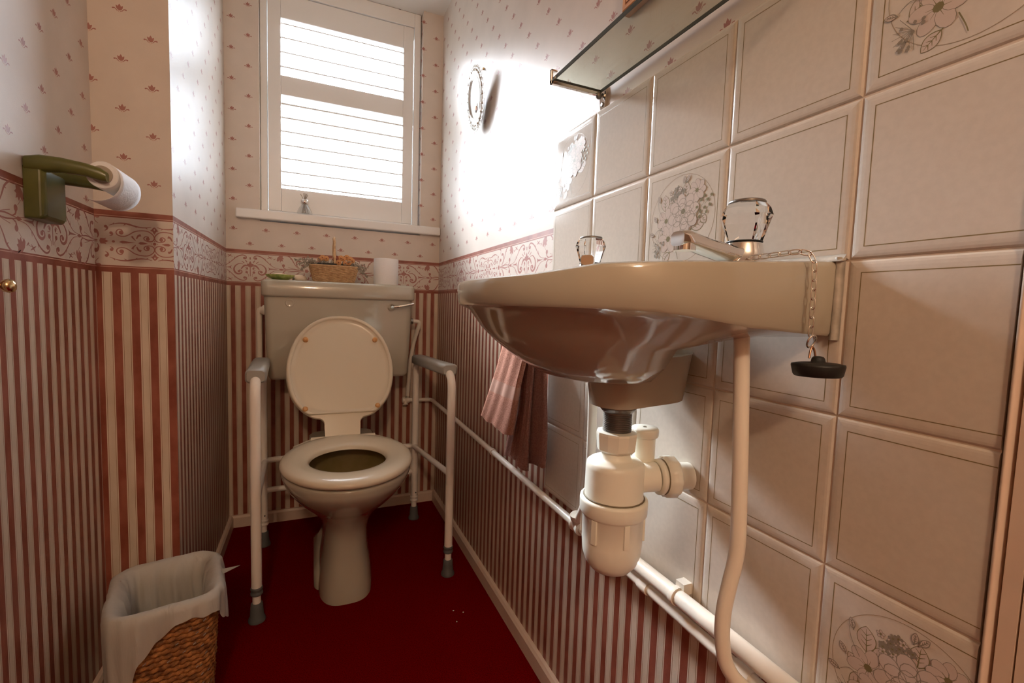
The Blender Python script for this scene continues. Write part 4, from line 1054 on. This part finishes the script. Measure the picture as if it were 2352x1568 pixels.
cloth('middle_fold', [(.060, .800, -.050), (.036, .750, -.052), (.030, .650, -.052), (.060, .540, -.052), (.085, .490, -.050)], [(.030, .800, -.050), (-.010, .750, -.048), (-.012, .650, -.050), (.002, .540, -.048), (.010, .470, -.046)], .0065, toweld, 9, tw, None, .5)

# ---------------------------------------------------------------- toilet roll holder on left wall
rh = thing('toilet_roll_holder', 'olive green plastic toilet roll holder on the left wall', 'holder', (XN, .147, 1.0))
mb = MB()
mb.loft([[(XN + .0006 + h, y, z) for y, z in q] for h, q in (
    (0, [(.082, .950), (.152, .950), (.152, 1.030), (.082, 1.030)]), (.022, [(.082, .950), (.152, .950), (.152, 1.030), (.082, 1.030)]),
    (.026, [(.087, .956), (.147, .956), (.147, 1.026), (.087, 1.026)]))], olive, True, True, True, False, False)
bevel(mb.build('back_plate', rh), .004, 3)
def arm(y, z1, seed, y0=None):
    mb = MB(); rings = []
    for x, z, hh, ww in ((XN + .002, 1.030, .0120, .010), (XN + .020, 1.033, .0130, .012), (XN + .045, 1.034, .0115, .011), (XN + .075, 1.031, .0105, .010), (XN + .094, 1.026, .0105, .009), (XN + .102, 1.023, .0075, .008)):
        r_ = []
        for k in range(18):
            th = 2 * PI * k / 18; e = 2.8; q = (abs(math.cos(th)) ** e + abs(math.sin(th)) ** e) ** (-1 / e)
            f_ = min(1, (x - XN) / .06); yy = y if y0 is None else y0 + (y - y0) * f_ ** .7; r_.append((x, yy + ww * q * math.cos(th), z + z1 + hh * q * math.sin(th)))
        rings.append(r_)
    mb.loft(rings, olive, True, True, True, True, False); return mb.build('arm', rh)
arm(.090, .004, 0); arm(.207, .002, 1, .142)
mb = MB(); mb.tube([(XN + .092, .097, 1.032), (XN + .092, .203, 1.032)], .0145, tubec, 28); mb.build('spindle', rh)
rr_ = thing('toilet_roll', 'nearly used white toilet roll on the olive green holder', 'toilet roll', (XN + .092, .149, 1.028))
rx_, rz_ = XN + .092, 1.032
mb = MB()
mb.lathe([(.0183, 0), (.0183, .100), (.0205, .1005), (.0216, .0985), (.0216, .0015), (.0205, 0)], (rx_, .100, rz_), (0, 1, 0), paperw, 48)
# loose tail : wraps over front and curls under
rings = []
for k in range(22):
    a = PI * .62 - k / 21 * PI * 1.35
    r = .0221 + .012 * max(0, (k - 7) / 14) ** 1.1
    rings.append([(rx_ + r * math.cos(a), y, rz_ + r * math.sin(a) - .014 * max(0, (k - 8) / 13)) for y in [.101 + .098 * j / 6 for j in range(7)]])
mb.loft(rings, paperw, False, False, False, True, False)
rr2 = mb.build('paper', rr_)
so = rr2.modifiers.new('thin', 'SOLIDIFY'); so.thickness = .0004

# small brass knob at the left edge
kb = thing('wall_hook', 'small brass knob on the striped left wall at the frame edge', 'hook', (XN, -.012, .842))
mb = MB(); mb.lathe([(.009, 0), (.009, .002), (.004, .003)], (XN + .0006, -.010, .842), (1, 0, 0), brass, 20); mb.build('rose', kb)
mb = MB(); mb.lathe([(.0035, 0), (.004, .008), (.0085, .011), (.0100, .016), (.0085, .021), (.003, .0235)], (XN + .0036, -.010, .842), (1, 0, 0), brass, 24); mb.build('knob', kb)

# ---------------------------------------------------------------- waste bin
bn = thing('waste_bin', 'woven seagrass waste bin beside the left wall step', 'bin', (-.746, .172, 0))
bcx, bcy, brot, BH = -.746, .172, math.radians(12), .268
def bsz(z): k = z / BH; return .130 + .030 * k, .150 + .032 * k
mb = MB()
def loop(w, d, r, z, n):
    q = rrect(0, 0, w, d, r, 0, 8); P_ = [Vector(p) for p in q] + [Vector(q[0])]
    Ls = [0]
    for a, b in zip(P_, P_[1:]): Ls.append(Ls[-1] + (b - a).length)
    out = []
    for k in range(n):
        s_ = Ls[-1] * k / n
        for i in range(len(Ls) - 1):
            if s_ <= Ls[i + 1]:
                p = P_[i].lerp(P_[i + 1], (s_ - Ls[i]) / max(Ls[i + 1] - Ls[i], 1e-9)); break
        x, y = p.x, p.y
        out.append((bcx + x * math.cos(brot) - y * math.sin(brot), bcy + x * math.sin(brot) + y * math.cos(brot), z))
    return out
nr = 27; NP = 260
for i in range(nr):
    z = .006 + i * (BH - .008) / (nr - 1); w, d = bsz(z)
    pts = loop(w + .001 * math.sin(i * 2.1), d, .035, z, NP); pts.append(pts[0])
    ph = i * 1.7
    mb.tube(pts, .0058, rope, 8, False, lambda q, th, ph=ph: 1 + .27 * math.cos(2 * th + q * .95 + ph) + .08 * math.sin(q * .23 + ph))
rgk = random.Random(3)
for k in range(190):
    i = rgk.randrange(nr); z = .006 + i * (BH - .008) / (nr - 1); w, d = bsz(z); w += .0112; d += .0112
    L2 = loop(w, d, .038, z, 400); q = rgk.randrange(395); a, b = Vector(L2[q]), Vector(L2[q + 3])
    up_ = Vector((0, 0, .0012)); sl = Vector((0, 0, .0024))
    n_ = (a - Vector((bcx, bcy, a.z))).normalized() * .0012
    mb.add([a - up_ + n_, b - up_ + sl + n_, b + up_ + sl + n_, a + up_ + n_], [(0, 1, 2, 3), (3, 2, 1, 0)], fleck)
mb.build('woven_body', bn)
mb = MB(); w, d = bsz(0)
mb.loft([loop(bsz(0)[0] - .006, bsz(0)[1] - .006, .03, .004, 60), loop(bsz(BH)[0] - .008, bsz(BH)[1] - .008, .03, BH - .006, 60)], basketin, True, True, False, False, True)
mb.build('lining', bn)
# plastic liner
lnr = MB(); NL = 220
rn = random.Random(8)
def wob(k, f, p): return math.sin(2 * PI * k / NL * f + p)
def fold(k):  # 0..1 local pleats near the corners
    return .5 + .5 * math.sin(2 * PI * k / NL * 17 + 1.2 * math.sin(2 * PI * k / NL * 3))
rings = []
def lring(z, off, wob_amp, dz=None, rr=.034):
    base = loop(bsz(max(0, min(z, BH)))[0] + off * 2, bsz(max(0, min(z, BH)))[1] + off * 2, max(.012, rr + off), z, NL); out = []
    for k, p in enumerate(base):
        v = Vector(p) - Vector((bcx, bcy, p[2])); n_ = v.normalized()
        a = wob_amp * (wob(k, 13, 1) * .5 + wob(k, 29, 2) * .3 + wob(k, 7, .4) * .4)
        out.append(Vector(p) + n_ * a + Vector((0, 0, dz(k) if dz else 0)))
    return out
# where the overhang is long: front-left side. parameter per k from angle
base0 = loop(bsz(BH)[0], bsz(BH)[1], .034, BH, NL)
def ang(k): v = Vector(base0[k]) - Vector((bcx, bcy, BH)); return math.atan2(v.y, v.x)
def hang(k):
    a = ang(k)   # -pi/2 faces the camera, 0 faces right, +-pi the left wall
    T = [(-PI, .235), (-2.6, .25), (-2.15, .25), (-1.95, .24), (-1.80, .150), (-1.62, .085), (-1.40, .050), (-1.15, .032), (-.85, .022), (-.60, .030), (-.40, .060), (-.15, .075), (.15, .070), (.5, .045), (1.0, .03), (2.2, .03), (2.7, .10), (PI, .235)]
    return lerp1(a, T) + .004 * wob(k, 11, 0) + .002 * wob(k, 27, 1)
rings.append(lring(.020, -.028, .006)); rings.append(lring(.06, -.020, .007)); rings.append(lring(.12, -.016, .008)); rings.append(lring(.18, -.013, .006)); rings.append(lring(.235, -.0175, .004)); rings.append(lring(BH - .006, -.0150, .002)); 
rings.append(lring(BH + .005, -.005, .0012)); rings.append(lring(BH + .009, .003, .0012)); rings.append(lring(BH + .004, .0105, .0016))
for t in (.10, .25, .45, .65, .85, 1.0):
    rings.append([Vector((p.x, p.y, BH + .003 - hang(k) * t)) for k, p in enumerate(lring(BH, .0125 + .007 * t ** .6, .002 + .0045 * t))])
# narrow with the bin as it falls
for ri, t in zip(range(len(rings) - 6, len(rings)), (.10, .25, .45, .65, .85, 1.0)):
    for k, p in enumerate(rings[ri]):
        c = Vector((bcx, bcy, p.z)); f = 1 - .16 * min(1, (BH - p.z) / BH); rings[ri][k] = c + (p - c) * f if (p.z > 0) else Vector((p.x, p.y, .002))
        rings[ri][k].z = max(rings[ri][k].z, .002)
lnr.loft(rings, linerm, True, True, False, True, False)
# loose tag of plastic
kq = min(range(NL), key=lambda k: abs(ang(k) - .25)); a = rings[8][kq]
lnr.add([a, a + Vector((.004, -.010, -.006)), a + Vector((.036, -.004, .004))], [(0, 1, 2), (2, 1, 0)], linerm)
lo = lnr.build('bin_liner'); 
tag(lo, 'crumpled translucent white plastic liner folded over the seagrass bin rim', 'bin bag')
for v in lo.data.vertices:
    v.co.x = max(v.co.x, XN + .004); 
    if v.co.x < XL + .003: v.co.y = min(v.co.y, YE - .004)

# crumbs on the carpet
for x, y, w_ in ((-.128, .268, 'left and farther'), (-.105, .252, 'rightmost'), (-.132, .222, 'nearest')):
    mb = MB(); mb.sphere((x, y, .0018), .0018, dishw, 6, (1.2, .9, .8), .2); o = mb.build('crumb'); tag(o, 'tiny pale crumb on the red carpet by the right skirting, ' + w_ + ' of three', 'crumb', 'pale crumbs on the carpet')

for o in SC.objects:
    if o.type == 'EMPTY': o.empty_display_size = .01
